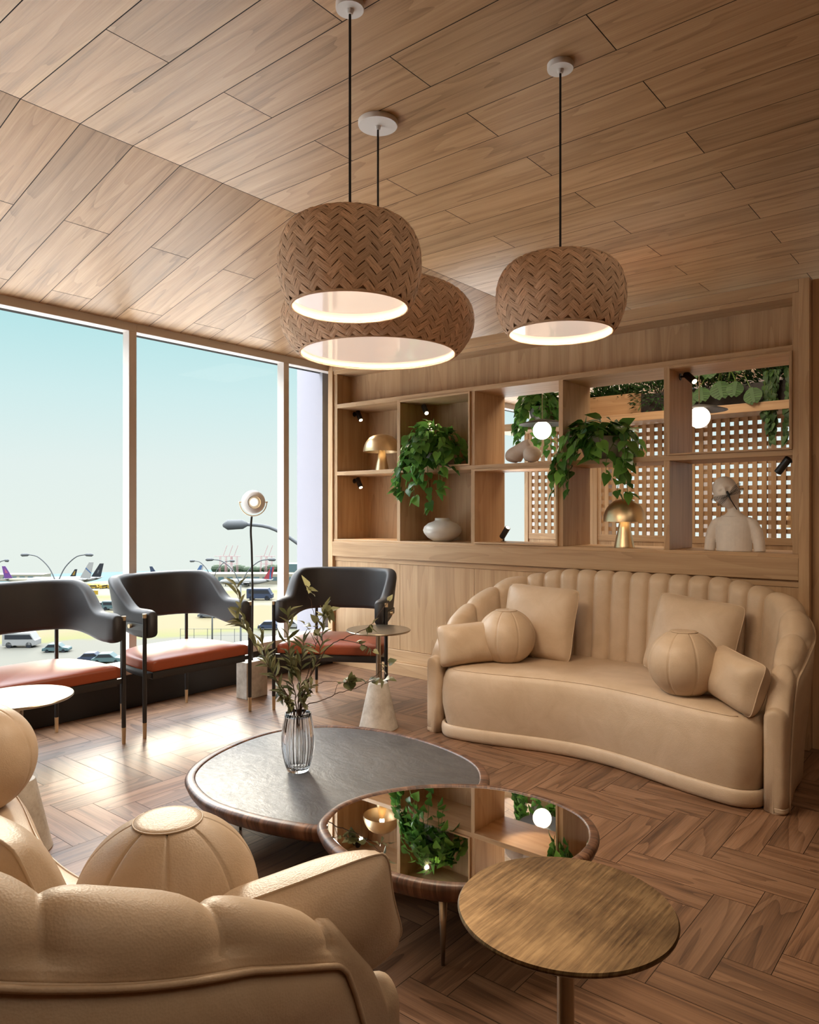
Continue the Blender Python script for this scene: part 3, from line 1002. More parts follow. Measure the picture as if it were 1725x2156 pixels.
def make_sofa(loc, rz, label):
    t = empty('sofa', loc, rz, label, 'sofa')
    at, LEN = sofa_path()
    c0 = .885
    seams = [0, .15, .385, .635, c0] + [c0 + (LEN - 2 * c0) * k / 13 for k in range(1, 13)] + [LEN - c0, LEN - .635, LEN - .385, LEN - .15, LEN]
    FS = (0, .025, .07, .15, .27, .40, .50, .60, .73, .85, .93, .975)
    EX = 8
    S = []
    for k in range(EX, 0, -1): S.append((0.0, -1.0, k / EX))
    for a, b in zip(seams, seams[1:]):
        fs = FS if 0 < a and b < LEN else ((0, .01, .03, .06, .11, .18, .28, .4, .55, .7, .85, .95) if a == 0 else (0, .05, .15, .3, .45, .6, .72, .82, .89, .94, .97, .99))
        for f in fs: S.append((lerp(a, b, f), f, 0.0))
    S.append((LEN, 0.0, 0.0))
    for k in range(1, EX + 1): S.append((LEN, -1.0, k / EX))
    def frame(s):
        p = at(s)
        tg = (at(min(LEN, s + .03)) - at(max(0, s - .03))).normalized()
        if s < .04: tg = Vector((-.03, 1)).normalized()
        if s > LEN - .04: tg = Vector((-.03, -1)).normalized()
        return p, Vector((-tg.y, tg.x))
    def seam_z(s, q, zc):
        # height of the seam between roll and shell: swoops to the floor at the arm tips
        if q > 0: return .006
        e_ = min(s, LEN - s)
        return zc - .018 if e_ > .16 else lerp(.006, zc - .018, sqrt(max(0, 1 - (1 - e_ / .16) ** 2)))
    def wall(kind):
        rings = []
        for s, f, q in S:
            p, nr = frame(s)
            th = sqrt(max(0.0, 1 - q * q)) if q < 1 else 0.02
            fy = -0.055 * sin(q * pi / 2)
            W = .165 - .055 * (1 - smooth01(min(s, LEN - s) / .55))
            rr = W / 2 * max(th, .03)
            h = sofa_h(p.y, p.x) - .03 * (1 - th)
            dd = -0.027 * abs(2 * f - 1) ** 4 if f >= 0 else 0.0
            if s < .075 or s > LEN - .075: dd = 0.0
            dd *= min(1, rr / .05)
            zc = h - W / 2 * .95
            ring = []
            def add(n_, z): ring.append((p.x + nr.x * n_, p.y + nr.y * n_ + fy, z))
            if kind == 'roll':
                ln_ = .055 * smooth01(s / .5) * smooth01((LEN - s) / .5)       # the inside leans back
                for zz in (.004, .2, .40): add(-rr - dd - ln_, min(zz, zc - .05))
                for k in range(6): add(-rr - dd - ln_ * (1 - k / 6), lerp(min(.44, zc - .04), zc, k / 6))
                for k in range(13):
                    a = pi - pi * k / 12
                    add((rr + dd) * cos(a), zc + (W / 2 * .95 + dd * .8) * sin(a))
                zs_ = seam_z(s, q, zc)
                for k in range(1, 5): add(rr + dd * .55 * (1 - k / 5), lerp(zc, zs_, k / 5))
                add(rr + .001, zs_ - .002)
                add(rr * .3, zs_ - .008)
            else:
                zt = max(seam_z(s, q, zc), .008)
                ff = smooth01(s / .35) * smooth01((LEN - s) / .35)
                fl = lambda z: rr + .001 + (0.008 - 0.055 * smooth01((zt - z) / zt)) * ff
                add(0, zt)
                for k in range(8): add(fl(lerp(zt, .03, k / 7)), lerp(zt, .03, k / 7))
                add(fl(.02) - .016 * min(1, rr / .05), 0.004)
                add(-rr * .6, 0.004)
                add(-rr * .85, .10)
                add(-rr * .9, zt * .8)
            rings.append(ring)
        return rings
    build('back_channels', MB().loft(wall('roll'), True, True, True), 'leather', t, smooth=True)
    build('shell', MB().loft(wall('shell'), True, True, True), 'leather', t, smooth=True)
    pip = []
    for s, f, q in S:
        if q > 0: continue
        p, nr = frame(s)
        th = sqrt(max(0, 1 - q * q))
        W = .165 - .055 * (1 - smooth01(min(s, LEN - s) / .55))
        n_ = W / 2 * th + .004 + .007 * smooth01(s / .35) * smooth01((LEN - s) / .35)
        pip.append((p.x + nr.x * n_, p.y + nr.y * n_ - .075 * sin(q * pi / 2), seam_z(s, q, sofa_h(p.y, p.x) - W / 2 * .95) - .003))
    build('piping', MB().tube(pip, .0055, 6), 'leather', t, smooth=True)
    # seat with a gently hollowed front
    def front(x):
        u = abs(x) / .90
        return .015 + .165 * (0.5 + 0.5 * cos(pi * min(1, u)))
    def plan(off, n=90):
        pts = []
        hw = .980 - off
        for k in range(n + 1):
            x = -hw + 2 * hw * k / n
            e = hw - abs(x)
            rc = .14
            rd = 0
            if e < rc: rd = rc - sqrt(max(0, rc * rc - (rc - e) ** 2))
            pts.append((x, front(x) + off + rd))
        back = []
        for k in range(n + 1):
            a = pi * k / n
            c = cos(a)
            back.append(((hw) * abs(c) ** .5 * (1 if c > 0 else -1), .17 + (.765) * sin(a) ** .6))
        return pts + back[1:-1]
    rings = []
    for off, z in ((.016, .05), (.006, .090), (0, .13), (-.010, .20), (-.012, .28), (-.006, .36), (.004, .405), (.018, .430), (.040, .444), (.075, .452)):
        rings.append([(max(-.98, min(.98, x)), y, z) for x, y in plan(off)])
    base = plan(.075)
    for s_, z in ((.86, .459), (.6, .463), (.3, .465), (.02, .466)):
        rings.append([(x * s_, .42 + (y - .42) * s_, z) for x, y in base])
    build('seat', MB().loft(rings, True, True, True), 'leather', t, smooth=True)
    sp = [(x, y, .437) for x, y in plan(.026)[:91]]
    build('seat_seam', MB().tube(sp[4:-4], .0032, 6), 'leather', t, smooth=True)
    # padded skirt along the floor
    sk = [Vector((x, y, .045)) for x, y in plan(-.004)[:91]]
    rings = []
    for i, p in enumerate(sk):
        tg = (sk[min(i + 1, 90)] - sk[max(i - 1, 0)]).normalized()
        nn = Vector((tg.y, -tg.x, 0))
        rings.append([p + nn * (.017 * cos(a)) + Vector((0, 0, .043 * sin(a))) for a in [2 * pi * k / 14 for k in range(14)]])
    build('skirt', MB().loft(rings, True, True, True), 'leather', t, smooth=True)
    return t
far_sofa = make_sofa((-1.915, 3.79, 0), 0.0, 'tan leather channel-back sofa standing against the bookcase')
near_sofa = make_sofa((-2.045, 1.195, 0), pi, 'tan leather sofa seen from behind, at the near edge of the lounge')

def pillow_mesh(w_, h_, d_, seed=0, pinch=.06, p=4.0):
    rnd = random.Random(seed)
    mb = MB()
    n = 22
    ph = rnd.uniform(0, 6)
    for side in (1, -1):
        b = len(mb.v)
        for i in range(n + 1):
            for j in range(n + 1):
                u = i / n * 2 - 1; v = j / n * 2 - 1
                s_ = 1 - pinch * (1 - v * v) * abs(u) ** 3
                s2 = 1 - pinch * (1 - u * u) * abs(v) ** 3
                th = ((1 - abs(u) ** 2.8) * (1 - abs(v) ** 2.8)) ** .55
                cr = 1 - .085 * (abs(u) * abs(v)) ** 5
                wr = 1 + .05 * sin(u * 5 + ph) * sin(v * 4 + ph * 2) * th
                mb.v.append((u * w_ / 2 * s_ * cr, side * d_ / 2 * th * wr, v * h_ / 2 * s2 * cr))
        for i in range(n):
            for j in range(n):
                q = [b + i * (n + 1) + j, b + (i + 1) * (n + 1) + j, b + (i + 1) * (n + 1) + j + 1, b + i * (n + 1) + j + 1]
                mb.face(q if side < 0 else q[::-1], [(mb.v[k][0], mb.v[k][2]) for k in q])
    return mb
def pillow_outline(w_, h_, pinch=.06, n=22):
    pts = []
    for (fx, fy) in ((lambda s: s, lambda s: -1), (lambda s: 1, lambda s: s), (lambda s: -s, lambda s: 1), (lambda s: -1, lambda s: -s)):
        for k in range(n):
            s = k / n * 2 - 1
            u, v = fx(s), fy(s)
            cr = 1 - .085 * (abs(u) * abs(v)) ** 5
            pts.append((u * w_ / 2 * cr * (1 - pinch * (1 - v * v) * abs(u) ** 3), 0, v * h_ / 2 * cr * (1 - pinch * (1 - u * u) * abs(v) ** 3)))
    return pts + pts[:1]
def ball_cushion(loc, label, rz=0.0, R=.19):
    t = empty('ball_cushion', loc, rz, label, 'cushion')
    mb = MB()
    n, m = 192, 48
    rings = []
    for i in range(m + 1):
        a = -pi / 2 + pi * i / m
        ring = []
        for k in range(n):
            th = 2 * pi * k / n
            g = abs(sin(th * 4))
            seam = -0.022 * math.exp(-(g / .075) ** 2) * smooth01(cos(a) / .3)
            rr = 1 + seam + .012 * g * cos(a)
            # slightly squashed, flat where it sits
            z = sin(a) * .97
            if z < -.9: z = -.9 - (abs(z) - .9) * .2
            if z > .90: z = .90 + (z - .90) * .25
            ring.append((R * rr * max(cos(a), 1e-3) * cos(th), R * rr * max(cos(a), 1e-3) * sin(th), R * .9 + R * z * rr))
        rings.append(ring)
    mb.loft(rings, True)
    build('cover', mb, 'leather', t, smooth=True)
    cr_ = []
    for rr, z in ((.372, .938), (.362, .950), (.30, .958), (.20, .962), (.10, .9635), (.004, .964)):
        cr_.append([(R * rr * cos(2 * pi * k / 40), R * rr * sin(2 * pi * k / 40), R * .9 + R * .97 * z) for k in range(40)])
    build('top_patch', MB().loft(cr_, True), 'leather', t, smooth=True)
    build('patch_piping', MB().tube([(R * .374 * cos(2 * pi * k / 40), R * .374 * sin(2 * pi * k / 40), R * .9 + R * .97 * .941) for k in range(41)], .0018, 6), 'leather', t, smooth=True)
    return t
def cushion(loc, dims, rot, label, nm, seed):
    """rot: (lean back, roll, yaw)"""
    t = empty(nm, loc, 0, label, 'cushion')
    t.rotation_euler = (rot[0], rot[1], rot[2])
    w_, h_, d_ = dims
    up = Matrix.Translation((0, 0, h_ / 2))
    build('cover', pillow_mesh(w_, h_, d_, seed).xform(up), 'leather', t, smooth=True)
    build('piping', MB().tube(pillow_outline(w_, h_), .0030, 6).xform(up), 'leather', t, smooth=True)
    return t
SZ = .452
def place(sofa, x, y, z):
    return sofa.matrix_basis @ Vector((x, y, z))
NEAR = {'L': (-.66, .315), 'R': (.64, .22), 'SL': (-.53, .525), 'SR': (.435, .57), 'OL': (-.925, .175), 'OR': (.80, .16)}
FAR = {'L': (-.685, .40), 'R': (.53, .27), 'SL': (-.60, .60), 'SR': (.395, .64), 'OL': (-.815, .20), 'OR': (.775, .20)}
for sofa, rz, who in ((far_sofa, 0.0, 'far'), (near_sofa, pi, 'near')):
    sofa.matrix_basis = Matrix.Translation(sofa.location) @ Matrix.Rotation(rz, 4, 'Z')
    F = who == 'far'
    C = FAR if F else NEAR
    ball_cushion(place(sofa, *C['L'], SZ), 'round leather ball cushion at the left of the far sofa' if F else 'big round leather ball cushion nearest the camera, behind the near sofa back', rz + .2)
    ball_cushion(place(sofa, *C['R'], SZ), 'round leather ball cushion at the right of the far sofa, beside a leaning bolster' if F else 'round leather ball cushion cut off by the left picture edge', rz - .1)
    cushion(place(sofa, *C['SL'], SZ), (.56, .51 if F else .48, .19), (radians(-15 if F else -20), radians(2), rz + .03), 'upright square tan cushion on the left half of the far sofa' if F else 'square tan cushion leaning in the near sofa, its corner left of the big ball', 'square_cushion', 1)
    cushion(place(sofa, *C['SR'], SZ), (.56, .51, .19), (radians(-20), radians(5), rz - .12), 'tilted square tan cushion on the right half of the far sofa' if F else 'square tan cushion at the left picture edge, behind the cut-off ball', 'square_cushion', 2)
    cushion(place(sofa, *C['OL'], SZ - .004 + (0 if F else .045)), (.46, .28 if F else .24, .22), (radians(-14), radians(-3 if F else 13), rz + .95), 'small oblong tan cushion against the left arm of the far sofa' if F else 'oblong tan cushion resting on the near sofa arm, in front of the mirror table', 'oblong_cushion', 3)
    cushion(place(sofa, *C['OR'], SZ - .004), (.46, .28, .22), (radians(-16), radians(4), rz - .80), 'small oblong tan cushion tipped against the right arm of the far sofa' if F else 'oblong tan cushion at the far arm of the near sofa, left picture edge', 'oblong_cushion', 4)

# ================================================================== ARMCHAIRS
def rrect(n_, z0, z1, w_, k=4):
    """rounded rectangle section points (offset, z)"""
    r = min(.030, w_ * .45)
    pts = []
    for cx, cz, a0 in ((n_ + w_ / 2 - r, z1 - r, 0), (n_ - w_ / 2 + r, z1 - r, pi / 2), (n_ - w_ / 2 + r, z0 + r, pi), (n_ + w_ / 2 - r, z0 + r, 1.5 * pi)):
        for j in range(k + 1):
            a = a0 + pi / 2 * j / k
            pts.append((cx + r * cos(a), cz + r * sin(a)))
    return pts
def make_chair():
    t = empty('armchair', (0, 0, 0), 0)
    # local: +x is the front, y across
    path = []
    hw = .372
    for k in range(7): path.append(Vector((lerp(.285, .04, k / 6), hw)))
    for k in range(1, 40):
        a = pi * k / 40
        c, s = cos(a), sin(a)
        path.append(Vector((.04 - .37 * s ** .82, hw * abs(c) ** .68 * (1 if c >= 0 else -1))))
    for k in range(7): path.append(Vector((lerp(.04, .285, k / 6), -hw)))
    path = [Vector((p.x, p.y, 0)) for p in catmull([Vector((p.x, p.y, 0)) for p in path], 110, False)]
    rings = []
    n = len(path)
    for i, p in enumerate(path):
        tg = (path[min(i + 1, n - 1)] - path[max(i - 1, 0)]).normalized()
        nn = Vector((tg.y, -tg.x, 0)) * -1
        if nn.dot(p - Vector((.1, 0, 0))) < 0: nn = -nn
        b = smooth01((.10 - p.x) / .33)
        z1 = .815 + .190 * b
        z0 = .632 + .050 * smooth01((.15 - p.x) / .4)
        end = min(i, n - 1 - i)
        w_ = .084
        if end < 3:
            sh = (1, .6, .2, 0)[end] * .012
            z1 -= sh; z0 += sh; w_ -= sh * 2
        ring = []
        for o, z in rrect(0, z0, z1, w_):
            lean = .045 * smooth01((z - .68) / .33) * b
            q = p + nn * (o + lean)
            ring.append((q.x, q.y, z))
        rings.append(ring)
    build('backrest', MB().loft(rings, True, True, True), 'chair_leather', t, smooth=True)
    # seat: straight front, rounded rear
    def plan(s_):
        P = []
        for k in range(20): P.append((.285, lerp(-.385, .385, k / 20)))
        for k in range(50):
            a = pi * k / 50
            c = cos(a)
            P.append((.17 - .46 * sin(a) ** .75 if 0 < k else .285, .385 * abs(c) ** .55 * (1 if c >= 0 else -1)))
        return [(.0 + (x - 0) * s_, y * s_) for x, y in P]
    R = [[(x, y, z) for x, y in plan(s)] for s, z in ((.95, .418), (.995, .421), (1.0, .432), (1.0, .470), (.992, .481), (.96, .490), (.88, .499), (.7, .509), (.45, .516), (.2, .519), (.01, .520))]
    build('seat', MB().loft(R, True, True, True), 'rust_leather', t, smooth=True)
    R = [[(x, y, z) for x, y in plan(s)] for s, z in ((.90, .368), (.955, .368), (.96, .371), (.96, .414), (.955, .417), (.9, .417))]
    build('seat_frame', MB().loft(R, True, True, True), 'black_metal', t, smooth=True, auto=40)
    for sy in (1, -1):
        lg = build('leg', MB().tube([(.262, sy * .420, .10), (.262, sy * .420, .770)], .0135, 12), 'black_metal', t, smooth=True, auto=40)
        build('brass_foot', MB().tube([(.262, sy * .420, 0), (.262, sy * .420, .10)], [.0115, .014], 12), 'brass', lg, smooth=True, auto=40)
        build('brass_cap', MB().tube([(.262, sy * .420, .770), (.262, sy * .420, .797)], .0138, 12), 'brass', lg, smooth=True, auto=40)
        build('arm_bar', MB().box(-.06, .262, sy * .4155 - .006, sy * .4155 + .006, .683, .727), 'black_metal', t, bevel=.002)
        build('brass_knob', MB().tube([(.10, sy * .4215, .705), (.10, sy * .438, .705)], .014, 16), 'brass', t, smooth=True, auto=40)
        build('bracket', MB().box(.235, .262, min(sy * .37, sy * .42), max(sy * .37, sy * .42), .378, .408), 'black_metal', t)
        lg = build('leg', MB().tube([(-.298, sy * .262, .10), (-.298, sy * .262, .70)], .0125, 12), 'black_metal', t, smooth=True, auto=40)
        build('brass_foot', MB().tube([(-.298, sy * .262, 0), (-.298, sy * .262, .10)], [.0105, .013], 12), 'brass', lg, smooth=True, auto=40)
    return t
ch = make_chair()
prop(ch, 'charcoal armchair with rust seat, cut off by the left picture edge', 'armchair', 'armchairs along the window')
ch.location = (-4.562, 2.0, 0)
copy_tree(ch, (-4.556, 2.980, 0), 0, 'charcoal armchair with rust seat, the middle one of three at the window')
a = radians(-60)
fc = Vector((cos(a), sin(a))); rc = Vector((-fc.y, fc.x))
fl_ = Vector((-4.181, 3.536))
cc = fl_ + rc * .415 - fc * .262
copy_tree(ch, (cc.x, cc.y, 0), a, 'charcoal armchair with rust seat, turned in the corner beside the bookcase')

# ================================================================== TABLES
def side_table(loc, label, top='steel_warm', group='round side tables on stone cones'):
    t = empty('side_table', loc, 0, label, 'side table', group)
    Z, R = .66, .216
    build('table_top', MB().lathe([(.0005, Z - .012), (R - .006, Z - .012), (R - .001, Z - .008), (R, Z - .004), (R - .003, Z), (.0005, Z)], 96), top, t, smooth=True, auto=30)
    build('pole', MB().lathe([(.017, .30), (.017, Z - .012)], 24), 'steel_warm', t, smooth=True)
    build('base', MB().lathe([(.0005, 0), (.128, 0), (.132, .004), (.127, .02), (.066, .296), (.062, .303), (.0005, .304)], 48), 'stone', t, smooth=True, auto=40)
    return t
side_table((-3.294, 3.688, 0), 'small round metal-topped side table on a stone cone, between corner chair and far sofa')
side_table((-3.29, 1.371, 0), 'round side table with gleaming white top at the left picture edge', 'steel_warm')
side_table((-.690, 1.335, 0), 'round brushed brass side table in the right foreground', 'brushed')

def blob_table(name, pts, Z, TH, mtop, label, cat, legs, inset=.045):
    C2 = [Vector((p[0], p[1], 0)) for p in pts]
    out = catmull(C2, 140, True)
    c = sum(out, Vector()) / len(out)
    loc = (c.x, c.y, 0)
    P = [p - c for p in out]
    n = len(P)
    N = []
    for i in range(n):
        tg = (P[(i + 1) % n] - P[i - 1]).normalized()
        nn = Vector((tg.y, -tg.x, 0))
        if nn.dot(P[i]) < 0: nn = -nn
        N.append(nn)
    t = empty(name, loc, 0, label, cat)
    ring = lambda off, z: [(p.x + q.x * off, p.y + q.y * off, z) for p, q in zip(P, N)]
    rim = MB().loft([ring(-inset - .004, Z - .008), ring(-inset, Z - .001), ring(-inset + .004, Z + .001), ring(-.014, Z), ring(-.006, Z - .003), ring(-.001, Z - .012), ring(-.001, Z - .018), ring(-.012, Z - TH * .7), ring(-.024, Z - TH * .96), ring(-.032, Z - TH), ring(-.05, Z - TH)], True)
    # grain of the rim runs round it
    build('rim', rim, 'walnut_rim', t, smooth=True)
    build('underside', MB().loft([ring(-.045, Z - TH + .002), ring(-.045, Z - TH + .01)], True, True, True), 'gap', t)
    mb = MB()
    mb.loft([ring(-inset + .002, Z - .006), ring(-inset - .004, Z - .004)], True, False, True)
    build('table_top', mb, mtop, t)
    for lx, ly in legs:
        build('leg', MB().tube([(lx - c.x, ly - c.y, 0), (lx - c.x, ly - c.y, Z - TH + .005)], [.006, .016], 14), 'steel_warm', t, smooth=True)
    return t
big = [(-2.832, 1.887), (-2.98, 2.0), (-3.095, 2.19), (-3.165, 2.44), (-3.165, 2.66), (-3.085, 2.835), (-2.93, 2.975), (-2.70, 3.06), (-2.40, 3.075), (-2.112, 3.015), (-1.925, 2.915), (-1.80, 2.76), (-1.755, 2.60), (-1.76, 2.40), (-1.83, 2.155), (-1.985, 1.965), (-2.17, 1.875), (-2.379, 1.826), (-2.60, 1.815)]
BIGZ = .245
blob_table('coffee_table', big, BIGZ, .062, 'slate', 'large low coffee table with dark slate top and walnut rim, carrying the glass vase', 'coffee table', [(-2.72, 2.10), (-2.05, 2.30), (-2.72, 2.80)])
mir = [(-1.947, 1.844), (-2.014, 1.945), (-2.045, 2.073), (-2.018, 2.233), (-1.936, 2.392), (-1.797, 2.530), (-1.641, 2.612), (-1.45, 2.632), (-1.284, 2.594), (-1.175, 2.512), (-1.106, 2.39), (-1.085, 2.245), (-1.119, 2.065), (-1.205, 1.910), (-1.321, 1.805), (-1.460, 1.748), (-1.62, 1.731), (-1.796, 1.764)]
blob_table('coffee_table', mir, .308, .062, 'mirror', 'mirror-topped coffee table with walnut rim, overlapping the slate table', 'coffee table', [(-1.406, 1.884), (-1.84, 2.05), (-1.40, 2.45)], .035)

# ------------------------------------------------------------------ ribbed vase and cut branches
VX, VY = -2.570, 2.315
vz = BIGZ + .001
def ribbed_vase():
    t = empty('vase', (VX, VY, vz), 0, 'ribbed clear glass vase holding branches on the slate table', 'vase')
    prof = [(.045, 0.0), (.050, .003), (.058, .03), (.069, .07), (.076, .12), (.076, .16), (.070, .21), (.062, .25), (.058, .27)]
    n = 208
    rings = []
    for r, z in [(.001, 0.0)] + prof:
        rings.append([(r * (1 + .028 * cos(26 * 2 * pi * k / n) * min(1, z / .02)) * cos(2 * pi * k / n), r * (1 + .028 * cos(26 * 2 * pi * k / n) * min(1, z / .02)) * sin(2 * pi * k / n), z) for k in range(n)])
    for r, z in [(.055, .27)] + [(r - .0045, z) for r, z in prof[::-1][1:-2]] + [(.044, .016), (.001, .014)]:
        rings.append([(r * cos(2 * pi * k / n), r * sin(2 * pi * k / n), z) for k in range(n)])
    build('body', MB().loft(rings, True), 'glass', t, smooth=True)
    return t
ribbed_vase()
FWD = Vector((-sin(YAW), cos(YAW), 0)); RGT = Vector((cos(YAW), sin(YAW), 0))
def branch(name, label, pts, leaves, r0=.0032, seed=0, heart=False, twigs=()):
    """pts: (sideways, away, height) in metres from the vase mouth centre; leaves: list of (from, to, count, length, width)"""
    rnd = random.Random(seed)
    t = empty(name, (VX, VY, vz + .02), 0, label, 'branch', 'branches in the glass vase')
    P = [RGT * p[0] + FWD * p[1] + Vector((0, 0, p[2] + .22)) for p in pts]
    foot = P[0].copy(); foot.z = 0.004
    foot = Vector((-P[0].x * .45, -P[0].y * .45, 0.006))
    Q = catmull([foot] + P, 40, False)
    for i in range(3, len(Q)):
        Q[i] = Q[i] + Vector((rnd.uniform(-1, 1), rnd.uniform(-1, 1), rnd.uniform(-1, 1))) * .0035
    st = MB()
    st.tube(Q, [lerp(r0, r0 * .28, i / 40) for i in range(41)], 6)
    lv = MB()
    ends = [(Q, leaves)]
    for (f, off, lf) in twigs:
        b = Q[int(f * 40)]
        e = [b, b + (RGT * off[0] + FWD * off[1] + Vector((0, 0, off[2]))) * .55 + Vector((0, 0, .012)), b + RGT * off[0] + FWD * off[1] + Vector((0, 0, off[2]))]
        C = catmull(e, 14, False)
        st.tube(C, [lerp(r0 * .5, r0 * .22, i / 14) for i in range(15)], 5)
        ends.append((C, lf))
    for C, lf in ends:
        for (f0, f1, cnt, ln, wd) in lf:
            cnt = int(cnt * 1.45) if cnt > 4 else cnt
            for k in range(cnt):
                f = lerp(f0, f1, (k + .5) / cnt) * (len(C) - 1)
                i = min(int(f), len(C) - 2)
                b = C[i].lerp(C[i + 1], f - i)
                tg = (C[i + 1] - C[i]).normalized()
                sd = tg.cross(Vector((rnd.uniform(-1, 1), rnd.uniform(-1, 1), rnd.uniform(-.2, .2)))).normalized() * (1 if k % 2 else -1)
                d = tg * (.75 if not heart else .2) + sd * (.75 if not heart else .9) + Vector((0, 0, .1 if not heart else -.5))
                if k == cnt - 1: d = tg + sd * .2
                leaf(lv, b, d, Vector((rnd.uniform(-1, 1), rnd.uniform(-1, 1), 1)), ln * rnd.uniform(.75, 1.2), wd * rnd.uniform(.8, 1.2), rnd.random(), heart, rnd.uniform(.05, .3), .25)
    build('stem', st, 'twig', t, smooth=True)
    build('foliage', lv, 'olive', t, smooth=True)
    return t
O = (.070, .017)
branch('olive_branch', 'tall olive branch leaning far left, leaves against the window', [(-.02, 0, .05), (-.13, .02, .22), (-.22, .03, .36), (-.27, .04, .49), (-.30, .05, .62)], [(.35, 1, 17, .085, .019)], seed=1, twigs=((.62, (-.07, 0, .10), [(.3, 1, 6, .08, .02)]),))
branch('olive_branch', 'olive branch leaning left beneath the tallest one', [(-.02, -.01, .05), (-.09, -.02, .16), (-.14, -.03, .28), (-.16, -.02, .36)], [(.3, 1, 17, .075, .018)], seed=2, twigs=((.5, (-.05, -.02, .10), [(.2, 1, 6, .07, .018)]),))
branch('olive_branch', 'upright olive branch rising left of centre in the vase', [(-.01, .01, .06), (-.035, .02, .2), (-.05, .03, .33), (-.055, .04, .49)], [(.28, 1, 22, .08, .018)], seed=3)
branch('olive_branch', 'upright olive branch in the middle of the vase', [(0, 0, .06), (.01, .01, .2), (.02, 0, .31), (.03, 0, .36)], [(.25, 1, 18, .08, .019)], seed=4, twigs=((.4, (-.05, .02, .12), [(.2, 1, 7, .075, .018)]),))
branch('olive_branch', 'olive branch rising right of centre in front of the corner chair', [(.015, 0, .05), (.05, .01, .18), (.10, .02, .31), (.115, .02, .43), (.12, .02, .50)], [(.45, 1, 18, .07, .016)], seed=5)
IV = (.045, .042)
branch('ivy_twig', 'long bare ivy twig reaching up and right above the side table', [(.01, 0, .06), (.06, 0, .20), (.14, .0, .33), (.24, 0, .385), (.34, 0, .44), (.43, 0, .56)], [(.78, .86, 4, .048, .042), (.97, 1, 1, .03, .028)], .0042, 6, True, ((.62, (.16, 0, -.055), [(.4, 1, 5, .036, .034)]),))
branch('ivy_twig', 'ivy twig stretching low to the right toward the stone cone', [(.03, -.01, .04), (.11, -.02, .09), (.20, -.03, .13), (.29, -.04, .16), (.36, -.05, .21), (.43, -.05, .27)], [(.72, .8, 2, .045, .042), (.9, 1, 3, .05, .048)], .0032, 7, True, ((.74, (.12, 0, .02), [(.3, 1, 4, .042, .04)]), (.45, (.02, 0, .05), [(.9, 1, 1, .02, .02)])))
branch('ivy_twig', 'thin ivy twig rising tallest over the corner chair back', [(.01, .01, .06), (.045, .02, .22), (.09, .02, .38), (.07, .02, .50), (.035, .02, .62)], [(.62, .72, 4, .045, .04), (.93, 1, 4, .055, .05)], .003, 8, True, ((.55, (-.06, 0, .10), [(.5, 1, 3, .04, .036)]), (.72, (.07, 0, .06), [(.5, 1, 4, .05, .045)])))
branch('ivy_twig', 'short ivy twig spreading right, level with the chair feet', [(.02, -.01, .05), (.06, -.01, .14), (.13, -.02, .18), (.20, -.02, .175), (.26, -.02, .18)], [(.85, 1, 6, .045, .04)], .0026, 9, True)
branch('leafy_sprig', 'low leafy sprig crowding the left of the vase mouth', [(-.02, -.015, .04), (-.05, -.02, .09), (-.085, -.03, .125)], [(.4, 1, 18, .042, .026)], .0022, 10, True)
branch('leafy_sprig', 'low leafy sprig crowding the right of the vase mouth', [(.015, -.02, .04), (.04, -.03, .1), (.065, -.03, .17)], [(.4, 1, 22, .04, .02)], .0022, 11)

# ------------------------------------------------------------------ floor lamp
def floor_lamp():
    t = empty('floor_lamp', (-4.62, 3.68, 0), 0, 'slim black floor lamp with ball head on a stone block, beside the window', 'floor lamp')
    o = build('base', MB().box(-.062, .062, -.105, .105, 0, .285), 'stone', t, bevel=.003)
    o.rotation_euler = (0, 0, radians(2))
    st = [(0, 0, .285), (.003, .002, .8), (-.002, -.002, 1.15), (-.008, -.006, 1.30), (-.002, -.002, 1.415)]
    build('stem', MB().tube(catmull([Vector(p) for p in st], 30, False), .0085, 10), 'black_metal', t, smooth=True)
    hc = Vector((.008, .006, 1.528)); R = .093
    d = (Vector((0, 0, EYE)) - Vector((-4.62, 3.68, 1.528)) + Vector((.5, .5, -.1))).normalized()
    rot = d.to_track_quat('Z', 'Y').to_matrix().to_4x4()
    hs = MB()
    pr = [(.0005, -R)]
    for k in range(1, 19):
        a = -pi / 2 + (pi / 2 + .99) * k / 18
        pr.append((R * cos(a), R * sin(a)))
    pr += [(R * .53, R * .80), (R * .50, R * .42), (R * .36, R * .38)]
    hs.lathe(pr, 40)
    hs.xform(Matrix.Translation(hc) @ rot)
    build('ball_head', hs, 'white_enamel', t, smooth=True, auto=40)
    build('brass_baffle', MB().lathe([(R * .51, R * .83), (R * .52, R * .80), (R * .49, R * .43)], 40).xform(Matrix.Translation(hc) @ rot), 'brass', t, smooth=True)
    build('bulb', MB().lathe([(R * .30, R * .40), (R * .25, R * .44), (.0005, R * .45)], 32).xform(Matrix.Translation(hc) @ rot), 'bulb', t, smooth=True)
    ax = Vector((0, 0, 1)).cross(d).normalized()
    yk = []
    for k in range(21):
        a = pi + pi * k / 20
        yk.append(hc + ax * (cos(a) * R * 1.13) + Vector((0, 0, 1)) * (sin(a) * R * 1.17))
    build('yoke', MB().tube(yk, .004, 8), 'brass', t, smooth=True)
    for s_ in (1, -1):
        build('pivot', MB().tube([hc + ax * s_ * R * .97, hc + ax * s_ * R * 1.20], .0055, 10), 'brass', t, smooth=True)
floor_lamp()

